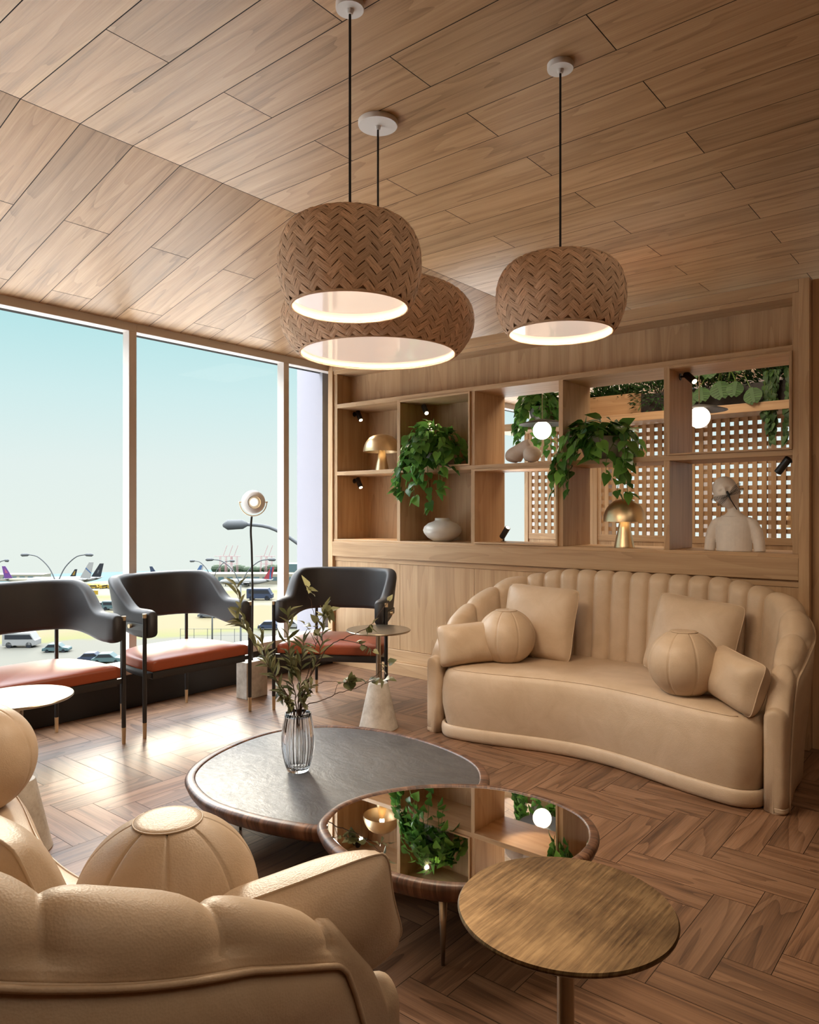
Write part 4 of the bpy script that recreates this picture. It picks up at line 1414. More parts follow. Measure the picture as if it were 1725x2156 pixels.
# ================================================================== PENDANT LAMPS
def pendant(loc, zt, zb, rmax, rtop, rbot, rcan, label):
    t = empty('pendant_lamp', (loc[0], loc[1], zb), 0, label, 'pendant lamp', 'woven pendant lamps')
    H = zt - zb
    ctrl = [(rbot, 0), (rbot * 1.06, H * .04), (lerp(rbot, rmax, .62), H * .17), (lerp(rbot, rmax, .93), H * .34), (rmax, H * .52), (lerp(rtop, rmax, .93), H * .70), (lerp(rtop, rmax, .72), H * .86), (lerp(rtop, rmax, .34), H * .965), (rtop * .9, H * 1.0)]
    P = catmull([Vector((r, z, 0)) for r, z in ctrl], 60, False)
    L = [0]
    for a, b in zip(P, P[1:]): L.append(L[-1] + (b - a).length)
    TL = L[-1]
    def prof(s):
        s = max(0, min(TL, s))
        for i in range(60):
            if L[i + 1] >= s or i == 59:
                f = (s - L[i]) / max(1e-9, L[i + 1] - L[i])
                p = P[i].lerp(P[i + 1], f)
                tg = (P[i + 1] - P[i]).normalized()
                return p.x, p.y, tg.y, -tg.x
    core = MB().lathe([(p.x - .006, p.y) for p in P] + [(.0005, H - .002)], 64)
    build('shade_core', core, M['cane_dark'], t, smooth=True)
    # woven strips laid in a 2/2 twill, each strip a curved patch
    wv = MB()
    p_ = .031
    nd = max(8, 4 * round(2 * pi * rmax / (p_ * sqrt(2)) / 4))      # diagonals round the shade, multiple of four
    du = 2 * pi * rmax / nd                                          # step round, measured at the widest ring
    rows = int(TL / (du / 1)) + 3
    rnd = random.Random(int(rmax * 1000))
    # lattice coordinates a,b with u=(a-b)*du/2, s=(a+b)*ds/2
    ds = du * .86
    def pt(a, b, out):
        u = (a - b) * du / 2; s = (a + b) * ds / 2
        r, z, nr, nz = prof(s)
        th = u / rmax
        return ((r + nr * out) * cos(th), (r + nr * out) * sin(th), z + nz * out)
    smax = TL
    for a in range(-nd, nd + 2 * rows):
        for b in range(-nd, nd + 2 * rows):
            s0 = (a + b + 1) * ds / 2
            if s0 < -.3 * ds or s0 > smax + .3 * ds: continue
            if not (0 <= (a - b) < 2 * nd and True): continue
            if (a - b) >= nd * 2: continue
            m4 = (a - b) % 4
            if m4 == 0:
                # strip along a, covering cells (a,b) and (a+1,b)
                A0, A1, B0, B1, al = a, a + 2, b, b + 1, True
            elif m4 == 2:
                A0, A1, B0, B1, al = a, a + 1, b - 1, b + 1, False
                A0, A1, B0, B1 = a, a + 1, b - 1, b + 1
            else:
                continue
            tone = rnd.random()
            nl, nw = 5, 3
            base = len(wv.v)
            ou, ovv = rnd.uniform(0, 30), rnd.uniform(0, 30)
            mg = .05
            uvs = []
            for i in range(nl + 1):
                for j in range(nw + 1):
                    f = i / nl; g = j / nw
                    hgt = .0012 + .0032 * sin(pi * min(1, max(0, f * .96 + .02))) ** .7 * (.55 + .45 * sin(pi * g) ** .6) * (.8 + .4 * tone)
                    if al: aa, bb = lerp(A0 - .16, A1 + .16, f), lerp(B0 + mg, B1 - mg, g)
                    else: aa, bb = lerp(A0 + mg, A1 - mg, g), lerp(B0 - .16, B1 + .16, f)
                    sv = (aa + bb) * ds / 2
                    wv.v.append(pt(aa, bb, hgt))
                    uvs.append((f * 2 * p_ + ou, g * p_ + ovv))
            for i in range(nl):
                for j in range(nw):
                    q = [base + i * (nw + 1) + j, base + (i + 1) * (nw + 1) + j, base + (i + 1) * (nw + 1) + j + 1, base + i * (nw + 1) + j + 1]
                    if not al: q = q[::-1]
                    wv.face(q, [uvs[k - base] for k in q], tone)
    build('woven_shade', wv, 'weave', t, smooth=True)
    build('rim_ring', MB().tube([(rbot * cos(2 * pi * k / 64), rbot * sin(2 * pi * k / 64), .001) for k in range(65)], .0065, 8), 'weave', t, smooth=True)
    build('lining', MB().lathe([(rbot - .005, .002), (rbot - .004, .022), (rbot - .004, .055)], 64), 'inner_glow', t, smooth=True)
    build('diffuser', MB().lathe([(rbot - .004, .014), (.0005, .0138)], 64), 'diffuser', t)
    build('cord', MB().tube([(0, 0, H - .01), (0, 0, KZ - .03 - zb)], .0048, 8), 'cord', t)
    c = build('canopy', MB().lathe([(.0005, KZ - zb - .001), (rcan, KZ - zb - .001), (rcan, KZ - zb - .018), (rcan * .97, KZ - zb - .024), (.014, KZ - zb - .024), (.010, KZ - zb - .040), (.0005, KZ - zb - .041)], 48), 'white_enamel', t, smooth=True, auto=30)
    ld = bpy.data.lights.new('lamp_light', 'AREA')
    ld.shape = 'DISK'; ld.size = rbot * 1.8; ld.energy = 9.0 * (rbot / .21) ** 2; ld.color = (1.0, .80, .58)
    lo = bpy.data.objects.new('lamp_light', ld)
    lo.location = (0, 0, .008)
    COL.objects.link(lo); lo.parent = t
    return t
M['cane_dark'] = plain('cane_shadow', (0.34, 0.20, 0.12), 0.85)
pendant((-1.860, 1.927), 2.505, 2.195, .258, .155, .212, .052, 'woven bell pendant lamp hanging nearest and highest, overlapping the wide one')
pendant((-2.319, 2.593), 2.50, 2.198, .452, .27, .366, .094, 'wide woven pendant lamp, the largest of three, partly hidden')
pendant((-1.439, 2.738), 2.485, 2.190, .262, .155, .212, .054, 'woven bell pendant lamp hanging alone above the far sofa')
#@@NEXT
# ================================================================== NEIGHBOURING ROOM (seen through the bookcase)
LY = 7.7
def lattice_screen(x0, x1, label):
    t = empty('lattice_screen', (x0, LY, 0), 0, label, 'screen', 'timber lattice screens')
    w_ = x1 - x0
    z0, z1 = 1.20, 2.385
    pit, sl_ = .0853, .044
    fr = MB()
    fr.box(0, .05, -.02, .03, 0, z1, 'z'); fr.box(w_ - .05, w_, -.02, .03, 0, z1, 'z')
    fr.box(.05, w_ - .05, -.012, .03, 1.13, z0, 'x')
    build('frame', fr, 'oak', t, bevel=.002)
    bs = MB()
    x = .05
    while x < w_ - .05:
        x2 = min(x + .16, w_ - .05); bs.box(x, x2, -.005, .02, 0, 1.13, 'z'); x = x2
    build('base_panel', bs, 'oak', t)
    lt = MB()
    x = .05
    while x < w_ - .05:
        lt.box(x, min(x + sl_, w_ - .05), -.012, .006, z0, z1, 'z'); x += pit
    z = z0
    while z < z1 - .02:
        lt.box(.05, w_ - .05, .006, .024, z + pit - sl_, z + pit, 'x'); z += pit
    build('lattice', lt, 'oak', t)
    return t
lattice_screen(-4.515, -3.63, 'narrow timber lattice screen seen through the third bay of the bookcase')
lattice_screen(-3.63, -0.95, 'wide timber lattice screen seen behind the bust and the big gold lamp')
bm_ = build('planter_beam', MB().box(-4.741, -0.6, 7.30, 7.76, 2.385, 2.4675, 'x'), 'oak', bevel=.003)
prop(bm_, 'long timber beam shelf above the lattice screens, carrying the planters', 'shelf')
def planter(x0, x1, y0, y1, z0, z1, m, label):
    mb = MB()
    mb.box(x0, x1, y0, y0 + .02, z0, z1, 'x'); mb.box(x0, x1, y1 - .02, y1, z0, z1, 'x')
    mb.box(x0, x0 + .02, y0 + .02, y1 - .02, z0, z1, 'x'); mb.box(x1 - .02, x1, y0 + .02, y1 - .02, z0, z1, 'x')
    mb.box(x0 + .02, x1 - .02, y0 + .02, y1 - .02, z0, z0 + .02, 'x')
    o = build('planter_box', mb, m, bevel=.002)
    prop(o, label, 'planter')
    build('soil', MB().box(x0 + .02, x1 - .02, y0 + .02, y1 - .02, z1 - .05, z1 - .03), 'soil', o)
    return o
planter(-3.98, -2.99, 7.46, 7.73, 2.469, 2.70, 'oak', 'long timber planter box on the beam, seen through the fourth bay')
planter(-2.97, -1.21, 7.42, 7.72, 2.469, 2.67, 'dark_planter', 'long black planter box on the beam, seen through the upper right bay')
def shrub(loc, size, n, lsz, label, seed, nm='shrub', wd=.4, leafmat='dark_leaf', hang=0.0):
    rnd = random.Random(seed)
    t = empty(nm, loc, 0, label, 'plant', 'greenery on the planter beam')
    lv = MB(); st = MB()
    for i in range(n):
        a, b, r = rnd.uniform(0, 2 * pi), rnd.uniform(-.3, 1), rnd.random() ** .4
        p = Vector((size[0] * r * cos(a) * sqrt(max(0, 1 - b * b)), size[1] * r * sin(a) * sqrt(max(0, 1 - b * b)), max(-.02, size[2] * (b * r * .8 + .2))))
        if hang and p.y < -.06: p.z -= rnd.uniform(0, hang)
        d = Vector((p.x, p.y, p.z * .8)).normalized() + Vector((rnd.uniform(-.7, .7), rnd.uniform(-.7, .7), rnd.uniform(-.2, .9)))
        leaf(lv, p, d, (rnd.uniform(-1, 1), rnd.uniform(-1, 1), 1), lsz * rnd.uniform(.7, 1.3), lsz * wd * rnd.uniform(.8, 1.2), rnd.random(), False)
    for i in range(7):
        a = i * .9
        st.tube([(0, 0, -.05), (size[0] * .3 * cos(a), size[1] * .3 * sin(a), size[2] * .3), (size[0] * .6 * cos(a), size[1] * .6 * sin(a), size[2] * .7)], .005, 5)
    build('stems', st, 'twig', t); build('foliage', lv, leafmat, t, smooth=True)
    return t
for i, (x, sz, lb) in enumerate(((-3.76, .14, 'dark leafy shrub at the left of the timber planter'), (-3.47, .17, 'dark leafy shrub in the middle of the timber planter'), (-3.22, .16, 'dark leafy shrub at the right of the timber planter'))):
    shrub((x, 7.59, 2.66), (.17, .11, sz), 330, .06, lb, 20 + i)
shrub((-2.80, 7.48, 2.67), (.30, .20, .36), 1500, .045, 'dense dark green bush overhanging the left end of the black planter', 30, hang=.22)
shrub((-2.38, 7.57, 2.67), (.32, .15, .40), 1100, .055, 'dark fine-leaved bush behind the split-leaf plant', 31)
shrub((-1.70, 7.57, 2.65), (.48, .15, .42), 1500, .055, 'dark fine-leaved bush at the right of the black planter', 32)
def monstera(loc, label):
    t = empty('monstera', loc, 0, label, 'plant', 'greenery on the planter beam')
    rnd = random.Random(5)
    lv = MB(); st = MB()
    for i, (x, z) in enumerate(((-.30, -.02), (-.17, .0), (0, .04), (.16, .02), (.30, -.06), (-.06, .22), (.18, .26), (-.26, .20))):
        p = Vector((x, -.12 - .05 * rnd.random(), z + .02))
        st.tube(catmull([Vector((x * .3, 0, 0)), Vector((x * .6, -.06, max(z, .03) + .12)), p], 10, False), .005, 5)
        d = Vector((rnd.uniform(-.35, .35), -.35, -1)); nm = Vector((rnd.uniform(-.3, .3), -1, .35))
        d.normalize(); s_ = d.cross(nm).normalized(); nn = s_.cross(d)
        L = rnd.uniform(.15, .19)
        # split leaf: lobes either side of the midrib
        for sg in (1, -1):
            for k in range(7):
                f0, f1 = k / 7, (k + .82) / 7
                w0 = .52 * sin(pi * (f0 * .8 + .16)) ** .8; w1 = .52 * sin(pi * (f1 * .8 + .16)) ** .8
                q = [p + d * (f0 * L), p + d * (f1 * L), p + d * ((f1 + .10) * L) + s_ * (sg * w1 * L) - nn * .012, p + d * ((f0 + .08) * L) + s_ * (sg * w0 * L) - nn * .012]
                lv.quad(q if sg > 0 else q[::-1], None, .5 + .5 * rnd.random())
            lv.quad([p, p + d * L, p + d * (L * .95) + s_ * sg * .012, p + s_ * sg * .02], None, .7)
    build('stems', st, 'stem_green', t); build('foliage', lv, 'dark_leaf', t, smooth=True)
monstera((-2.18, 7.48, 2.65), 'dark split-leaf plant drooping over the front of the black planter')
def trailing(loc, label, seed):
    t = empty('trailing_plant', loc, 0, label, 'plant', 'greenery on the planter beam')
    rnd = random.Random(seed)
    lv = MB(); st = MB()
    for i in range(9):
        x = rnd.uniform(-.16, .16); y = -.10 - rnd.uniform(0, .06); D = rnd.uniform(.30, .62)
        P = catmull([Vector((x * .6, 0, .05)), Vector((x * .9, y * .7, .10)), Vector((x, y, -.05)), Vector((x + rnd.uniform(-.02, .02), y - .01, -D * .6)), Vector((x + rnd.uniform(-.03, .03), y, -D))], 20, False)
        st.tube(P, .003, 5)
        nl = int(D / .028)
        for k in range(nl):
            f = 4 + k / nl * 16
            j = min(int(f), 19)
            q = P[j].lerp(P[j + 1], f - j)
            leaf(lv, q, (rnd.uniform(-.7, .7), rnd.uniform(-.6, .1), -1), (rnd.uniform(-.5, .5), -1, .4), rnd.uniform(.06, .085), .06, rnd.random(), True)
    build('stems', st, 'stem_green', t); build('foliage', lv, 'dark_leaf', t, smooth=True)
trailing((-1.62, 7.48, 2.66), 'dark trailing plant hanging over the right end of the black planter', 3)
pothos('potted_pothos', (-4.11, 7.42, 2.469), 'sunlit trailing plant on the end of the beam, behind the knot sculpture', pot=(.16, .17), vines=30, reach=(.22, .36), drop=(.1, .62), seed=14, lsize=.095, crown=40, clear=lambda p: setattr(p, 'y', min(p.y, -.18)) if p.z < 0 else None)
pothos('potted_pothos', (-3.95, 8.5, 2.3), 'leafy plant deep in the next room, glimpsed left of the timber planter', pot=(.15, .16), vines=16, reach=(.2, .3), drop=(.1, .4), seed=15, lsize=.09, crown=26, front=False)
pl_shelf = build('plant_plinth', MB().box(-4.11, -3.79, 8.34, 8.66, 0, 2.299, 'z'), 'oak', bevel=.003)
prop(pl_shelf, 'tall timber plinth under the plant deep in the next room', 'plinth')
def globe_lamp(loc, label):
    t = empty('globe_pendant', loc, 0, label, 'pendant lamp', 'opal globe pendants in the next room')
    R = .094
    build('globe', MB().sphere((0, 0, 0), R, 28, 16), 'globe', t, smooth=True)
    build('disc_shade', MB().lathe([(.0005, .115), (.04, .113), (.14, .092), (.235, .062), (.237, .058), (.14, .082), (.06, .086), (.0005, .087)], 48), 'black_metal', t, smooth=True, auto=60)
    zt = KZ - loc[2]
    build('cord', MB().tube([(0, 0, .11), (0, 0, zt)], .004, 6), 'steel_warm', t)
    return t
globe_lamp((-3.70, 6.65, 2.283), 'glowing globe pendant under a dark disc, seen above the knot sculpture')
globe_lamp((-2.135, 6.65, 2.287), 'glowing globe pendant under a dark disc, seen in the upper right bay')
cn = empty('counter_unit', (-1.62, 9.6, 0), 0, 'low timber counter in the far room behind the lattice', 'counter')
build('body', MB().box(-.9, .9, -.25, .25, 0, .98, 'x'), 'oak', cn); build('worktop', MB().box(-.95, .95, -.28, .28, .98, 1.02, 'x'), 'oak', cn, bevel=.003)
mushroom((-1.93, 9.55, 1.02), .20, .19, .26, .08, 'gold mushroom lamp glimpsed through the lattice behind the bust')
spot((-2.639, 5.30, 2.40), (-.35, .1, -.6), 'black spotlight half hidden by the divider, above the hanging globe lamp', (1, 0, 0), False)

# ================================================================== OUTSIDE: the airfield far below
GZ = EYE - 25.0
GR = 330.0
def m_ground():
    m, n, l, b = mat('airfield_ground')
    t = n.new('ShaderNodeTexCoord')
    ln = n.new('ShaderNodeVectorMath'); ln.operation = 'LENGTH'
    l.new(t.outputs['Object'], ln.inputs[0])
    mp = node(n, 'ShaderNodeMapping'); mp.inputs['Scale'].default_value = (.05, .05, .05)
    l.new(t.outputs['Object'], mp.inputs[0])
    nz = node(n, 'ShaderNodeTexNoise', i_Scale=1.0, i_Detail=5.0, i_Roughness=.6)
    l.new(mp.outputs[0], nz.inputs['Vector'])
    d = mathn(n, l, 'DIVIDE', mathn(n, l, 'ADD', ln.outputs['Value'], mathn(n, l, 'MULTIPLY', mathn(n, l, 'SUBTRACT', nz.outputs[0], .5), 26.0)), GR)
    asp, tan, grs, con, sea = (.062, .060, .050), (.082, .068, .038), (.070, .070, .026), (.090, .085, .066), (.040, .066, .070)
    stops = [(0, asp), (.33, asp), (.345, grs), (.39, grs), (.40, asp), (.47, asp), (.48, grs), (.505, tan), (.60, tan), (.61, con), (.70, tan), (.71, grs), (.735, con), (.86, con), (.875, sea), (1, sea)]
    r = ramp(n, stops)
    l.new(d, r.inputs[0])
    l.new(r.outputs[0], b.inputs['Base Color'])
    b.inputs['Roughness'].default_value = .9
    b.inputs['Specular IOR Level'].default_value = 0.1
    return m
gm = MB()
rings = []
for r_ in (40, 90, 140, 200, 260, GR):
    rings.append([(r_ * cos(radians(a)), r_ * sin(radians(a)), 0) for a in range(88, 216, 4)])
gm.loft(rings, False)
g = build('ground_airfield', gm, m_ground(), loc=(0, 0, GZ)); prop(g, kind='structure')

def outp(u, v=None, t=None, z=0.0):
    """a spot on the airfield: bearing from the picture column, distance from the row (or given)"""
    if t is None: t = (EYE - GZ - z) * 1545.0 / (v - 1078.0)
    p = FWD * t + RGT * ((u - 862.5) / 1545.0 * t)
    return Vector((p.x, p.y, GZ + z)), t / 1545.0
OUT = {}
def omat(nm, c, r=.6):
    if nm not in OUT: OUT[nm] = plain('far_' + nm, tuple(x * .62 for x in c), r, spec=.2)
    return OUT[nm]
omat('white', (.21, .21, .205)); omat('navy', (.020, .030, .055)); omat('black', (.010, .012, .016)); omat('red', (.20, .022, .030)); omat('gold', (.18, .105, .015))
omat('purple', (.085, .030, .14)); omat('pink', (.22, .05, .12)); omat('blue', (.035, .075, .16)); omat('yellow', (.27, .17, .012)); omat('grey', (.075, .08, .085)); omat('teal', (.05, .085, .09)); omat('tree', (.030, .048, .022)); omat('cream', (.19, .175, .13)); omat('orange', (.22, .10, .02))
def airplane(u, v, ln, hdg, tailcol, label, marks=(), fus='white'):
    """airliner on the apron; u, v is where its tail wheel stands; hdg: direction the nose points"""
    pos, k = outp(u, v)
    t = empty('airplane', pos, hdg, label, 'airplane', 'airliners parked on the apron')
    R = ln * .052
    body = MB()
    body.tube([(0, 0, R * 2.3), (ln * .08, 0, R * 2.0), (ln * .25, 0, R * 1.75), (ln * .5, 0, R * 1.7), (ln * .85, 0, R * 1.7), (ln * .96, 0, R * 1.6), (ln, 0, R * 1.5)], [R * .18, R * .5, R * .95, R, R, R * .62, R * .05], 18)
    build('fuselage', body, OUT[fus], t, smooth=True)
    th = ln * .235
    prof = [(ln * .175, R * 2.4), (ln * .03, R * 2.4 + th), (-ln * .035, R * 2.4 + th), (ln * .015, R * 2.3)]
    def slab(pr, hw_):
        mb = MB(); mb.loft([[(x, -hw_, z) for x, z in pr], [(x, hw_, z) for x, z in pr]], True, True, True); return mb
    tl = build('tail_fin', slab(prof, R * .09), OUT[tailcol], t)
    for c, poly in marks:
        P = [(lerp(lerp(prof[3][0], prof[0][0], a), lerp(prof[2][0], prof[1][0], a), b), lerp(R * 2.35, R * 2.4 + th, b)) for a, b in poly]
        build('tail_mark', slab(P, R * .12), OUT[c], tl)
    for s_ in (1, -1):
        wg = MB()
        W_ = [(ln * .58, s_ * R * .8), (ln * .40, s_ * ln * .42), (ln * .35, s_ * ln * .42), (ln * .42, s_ * R * .8)]
        wg.loft([[(x, y, R * 1.25 + abs(y) * .08) for x, y in W_], [(x, y, R * 1.4 + abs(y) * .08) for x, y in W_]], True, True, True)
        build('wing', wg, OUT['white'], t)
        hs = MB()
        W_ = [(ln * .12, s_ * R * .4), (ln * .03, s_ * ln * .15), (ln * .0, s_ * ln * .15), (ln * .04, s_ * R * .4)]
        hs.loft([[(x, y, R * 2.3) for x, y in W_], [(x, y, R * 2.4) for x, y in W_]], True, True, True)
        build('tailplane', hs, OUT['white'], t)
        build('engine', MB().tube([(ln * .44, s_ * ln * .16, R * .95), (ln * .56, s_ * ln * .16, R * .95)], R * .42, 12), OUT['grey'], t, smooth=True)
    gr = MB()
    for x, y in ((ln * .45, R * .9), (ln * .45, -R * .9), (ln * .88, 0)):
        gr.tube([(x, y, 0), (x, y, R * 1.2)], R * .14, 6)
    build('landing_gear', gr, OUT['black'], t)
    return t
H0 = YAW + pi / 2   # away from the lounge
left_ = YAW + pi
star = [(.5 + (.16 if k % 2 == 0 else .065) * sin(2 * pi * k / 10) , .42 + (.22 if k % 2 == 0 else .09) * cos(2 * pi * k / 10)) for k in range(10)]
airplane(214, 1230, 20, left_ + .15, 'black', 'airliner with a dark tail bearing a pale star, left window', [('grey', star)])
airplane(192, 1236, 23, left_ - .1, 'white', 'white airliner with pale striped tail in the left window', [('blue', [(0, .30), (1, .62), (1, .68), (0, .36)])])
airplane(160, 1226, 13, left_ + .3, 'black', 'airliner with a dark tail and gold crest, left window', [('gold', [(.3, .3), (.75, .35), (.7, .8), (.4, .75)])])
airplane(8, 1232, 18, pi + YAW + pi, 'purple', 'airliner with purple and pink tail, cut off by the left picture edge', [('pink', [(.3, .45), (.8, .45), (.55, .85)])], 'cream')
airplane(318, 1224, 15, YAW + .1, 'navy', 'airliner with a plain navy tail just right of the wide mullion')
airplane(425, 1232, 19, left_ + .05, 'white', 'airliner with white tail and blue globe, behind the middle chair', [('blue', [(.45, .35), (1, .35), (1, 1), (.35, 1), (.30, .7)])])
airplane(404, 1222, 10, left_ + .05, 'black', 'small dark-tailed airliner partly behind the blue globe tail')
airplane(574, 1234, 18, left_ + .0, 'red', 'airliner with red and blue tail, right part of the middle window', [('blue', [(0, 0), (.30, 0), (.62, .6), (.55, 1), (1, 1), (1, .88), (.75, .8), (.2, .3)])])
def building(u, v, w_, h_, d_, col, label, nm='terminal_building'):
    pos, k = outp(u, v)
    o = build(nm, MB().box(-w_ / 2, w_ / 2, -d_ / 2, d_ / 2, 0, h_), OUT[col], loc=pos)
    o.rotation_euler = (0, 0, YAW)
    b2 = MB()
    n_ = max(3, int(w_ / 3))
    for i in range(n_):
        x = -w_ / 2 + (i + .5) * w_ / n_
        b2.box(x - w_ / n_ * .32, x + w_ / n_ * .32, -d_ / 2 - .05, -d_ / 2, h_ * .35, h_ * .72)
    build('window_band', b2, OUT['teal'], o)
    prop(o, label, 'building')
    return o
building(490, 1228, 46, 3.6, 8, 'cream', 'long low cream terminal building behind the middle chair')
building(345, 1226, 26, 3.0, 6, 'white', 'low pale terminal building right of the wide mullion')
building(645, 1224, 16, 6.5, 8, 'teal', 'dark hangar by the corner of the window', 'hangar')
building(30, 1222, 24, 2.4, 6, 'cream', 'low pale shed far off at the left picture edge', 'shed')
def trees(u0, u1, v, h_, label, seed):
    rnd = random.Random(seed)
    pos, k = outp((u0 + u1) / 2, v)
    wd_ = (u1 - u0) * k
    mb = MB()
    n_ = max(6, int(wd_ / 2))
    for i in range(n_):
        x = -wd_ / 2 + wd_ * (i + rnd.random()) / n_
        r_ = h_ * rnd.uniform(.3, .55)
        mb.sphere((x, rnd.uniform(-1, 1), r_ * .9), r_, 9, 6, (1.2, 1, rnd.uniform(.8, 1.3)))
    o = build('treeline', mb, OUT['tree'], loc=pos)
    o.rotation_euler = (0, 0, YAW)
    prop(o, label, 'trees', kind='stuff')
trees(455, 660, 1207, 4.0, 'distant dark treeline behind the terminal', 1)
def crane(u, v, h_, label):
    pos, k = outp(u, v)
    t = empty('harbour_crane', pos, YAW, label, 'crane', 'harbour cranes on the horizon')
    mb = MB()
    for x in (-1.4, 1.4):
        for y in (-1, 1): mb.tube([(x, y, 0), (x * .8, y, h_ * .62)], .10, 5)
    mb.tube([(-1.2, 0, h_ * .35), (1.2, 0, h_ * .35)], .10, 5)
    build('portal', mb, omat('crane', (.36, .20, .20)), t)  # red lightened: distance haze is put into the colour
    build('boom', MB().tube([(-3.5, 0, h_ * .62), (2.6, 0, h_ * .62)], .12, 5).tube([(0, 0, h_ * .62), (1.6, 0, h_)], .10, 5), omat('crane', (.36, .20, .20)), t)
    return t
c0 = crane(470, 1208, 11.5, 'leftmost of five pale red harbour cranes on the horizon')
for u, lb in ((482, 'second from left of the pale red harbour cranes'), (493, 'middle one of the pale red harbour cranes'), (556, 'fourth from left of the pale red harbour cranes'), (566, 'rightmost of the pale red harbour cranes')):
    copy_tree(c0, outp(u, 1208)[0], None, lb)
def street_lamp(u, vtop, t, label, arms=2, span=5.0, drop=4.2):
    p, k = outp(u, None, t)
    ht = (EYE - GZ) - (vtop - 1078) / 1545.0 * t
    e_ = empty('street_lamp', p, YAW, label, 'street lamp', 'street lamps outside the window')
    ws = 1.0
    build('pole', MB().tube([(0, 0, 0), (0, 0, ht - drop)], [.16, .10], 8), OUT['grey'], e_, smooth=True)
    for s_ in ((1, -1) if arms == 2 else (-1,)):
        C = catmull([Vector((0, 0, ht - drop)), Vector((s_ * span * .22, 0, ht - drop * .45)), Vector((s_ * span * .55, 0, ht - drop * .08)), Vector((s_ * span * .82, 0, ht))], 14, False)
        ar = build('arm', MB().tube(C, .075, 7), OUT['grey'], e_, smooth=True)
        build('lamp_head', MB().tube([C[-1], C[-1] + Vector((s_ * span * .05, 0, 0)), C[-1] + Vector((s_ * span * .2, 0, -.02)), C[-1] + Vector((s_ * span * .25, 0, -.05))], [.08, .20, .22, .06], 10), OUT['grey'], ar, smooth=True)
    return e_
street_lamp(120, 1168, 95, 'two-armed street lamp in the left window', 2, 4.4, 3.9)
street_lamp(-22, 1180, 105, 'street lamp whose right arm enters at the left picture edge', 2, 2.6, 3.4)
street_lamp(507, 1178, 98, 'two-armed street lamp in the middle window, behind the branches', 2, 4.4, 3.4)
street_lamp(447, 1181, 125, 'slimmer two-armed street lamp behind the middle chair', 2, 3.6, 3.6)
street_lamp(690, 1104, 30, 'single close street lamp arm beside the ball head of the floor lamp', 1, 4.0, 2.4)
def car(u, v, ln, col, label, hd=0.0, nm='car', group=None):
    pos, k = outp(u, v)
    t = empty(nm, pos, YAW + hd, label, nm.replace('_', ' '), group)
    L_, Wd_, Hh = ln, ln * .42, ln * (.33 if nm == 'car' else .46)
    P = [(-.5, .18), (-.49, .50), (-.40, .58), (-.26, .98), (.10, 1.0), (.26, .62), (.46, .52), (.5, .40), (.5, .18)] if nm == 'car' else [(-.5, .16), (-.5, .95), (-.46, 1), (.34, 1), (.46, .55), (.5, .5), (.5, .16)]
    mb = MB(); mb.loft([[(x * L_, y, z * Hh) for x, z in P] for y in (-Wd_ / 2, Wd_ / 2)], True, True, True)
    build('body', mb, OUT[col], t, bevel=ln * .015)
    Q = [(-.36, .62), (-.25, .93), (.09, .94), (.21, .64)] if nm == 'car' else [(-.42, .58), (-.42, .88), (.33, .88), (.42, .58)]
    wn = MB(); wn.loft([[(x * L_, y, z * Hh) for x, z in Q] for y in (-Wd_ / 2 - .02, Wd_ / 2 + .02)], True, True, True)
    build('side_glass', wn, OUT['black'], t)
    for x in (-.3, .3):
        for y in (-1, 1):
            build('wheel', MB().tube([(x * L_, y * Wd_ * .42, Hh * .2), (x * L_, y * Wd_ * .5, Hh * .2)], Hh * .2, 12), OUT['black'], t)
    return t
car(46, 1362, 6.0, 'white', 'white van on the road below the nearest chair', .05, 'van')
car(228, 1395, 5.0, 'teal', 'dark teal car just above the near chair seat', .1)
car(196, 1392, 4.6, 'navy', 'dark car behind the teal one, seen under the near chair', .1)
car(120, 1372, 4.6, 'teal', 'dark car behind the back leg of the near chair', .1)
car(487, 1386, 5.2, 'teal', 'dark teal car low in the middle window by the floor lamp', -.1)
car(556, 1384, 5.2, 'teal', 'dark teal car low in the middle window, right of the floor lamp', -.1)
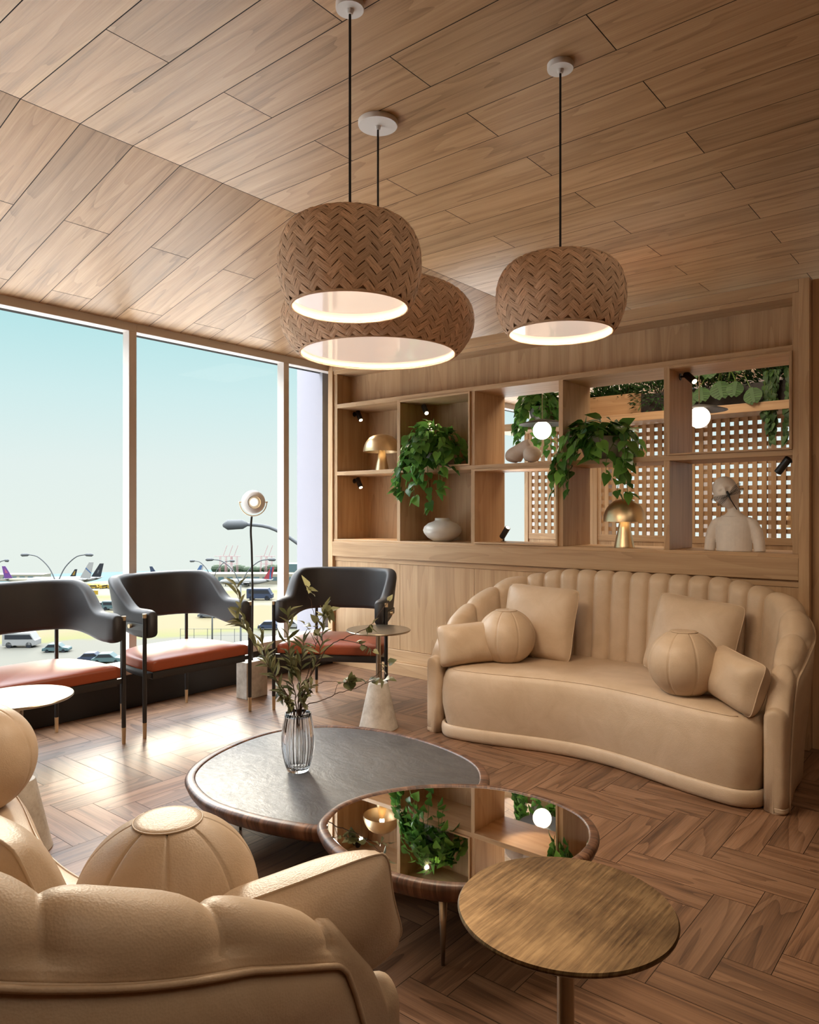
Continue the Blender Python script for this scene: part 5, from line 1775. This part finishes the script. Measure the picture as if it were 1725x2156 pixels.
car(572, 1325, 5.6, 'navy', 'dark sport utility car at mid distance beside the thin mullion', .0)
car(614, 1322, 5.0, 'white', 'white car at mid distance between mullion and pale column', .0)
car(548, 1263, 7.2, 'navy', 'dark truck at the apron edge, right of the floor lamp stem', .0, 'truck')
car(213, 1281, 5.0, 'white', 'white service car by the apron edge, left window', .2)
car(238, 1284, 5.0, 'teal', 'teal service truck by the apron edge, left window', .0, 'truck')
car(440, 1300, 5.0, 'grey', 'grey car at mid distance behind the middle chair', .0)
cy0 = None
for i in range(16):
    u, v = 148 + i * 6.3, 1237 + (i * 7 % 3)
    if cy0 is None:
        cy0 = car(u, v, 2.6, 'yellow', 'small yellow baggage cart in the long row on the apron', .2, 'baggage_cart', 'yellow baggage carts in a row')
    else:
        copy_tree(cy0, outp(u, v)[0], YAW + (i % 4) * .4)
car(470, 1228, 3.4, 'yellow', 'single yellow service truck behind the floor lamp', .0, 'truck')
for i, (u, v) in enumerate(((176, 1254), (193, 1254))):
    pos, k = outp(u, v)
    sg_ = empty('runway_sign', pos, YAW, ('left' if i == 0 else 'right') + ' one of two dark runway signs with yellow ends on the grass', 'sign', 'runway signs')
    build('board', MB().box(-1.3, 1.3, -.1, .1, .3, 1.5), OUT['black'], sg_)
    build('yellow_end', MB().box(-1.9 if i == 0 else .7, -.7 if i == 0 else 1.9, -.12, .12, .3, 1.5), OUT['yellow'], sg_)
def fence(u0, u1, v, label):
    a, k = outp(u0, v); b, k2 = outp(u1, v)
    d = (b - a); L_ = d.length
    t = empty('chain_fence', a, atan2(d.y, d.x), label, 'fence')
    n_ = int(L_ / 2.6)
    for i in range(n_ + 1):
        build('post', MB().tube([(i * 2.6, 0, 0), (i * 2.6, 0, 2.6)], .05, 6), OUT['grey'], t)
    build('rail', MB().tube([(0, 0, 2.55), (L_, 0, 2.55)], .035, 6).tube([(0, 0, 1.3), (L_, 0, 1.3)], .025, 6), OUT['grey'], t)
fence(380, 640, 1352, 'grey wire fence crossing the middle window')
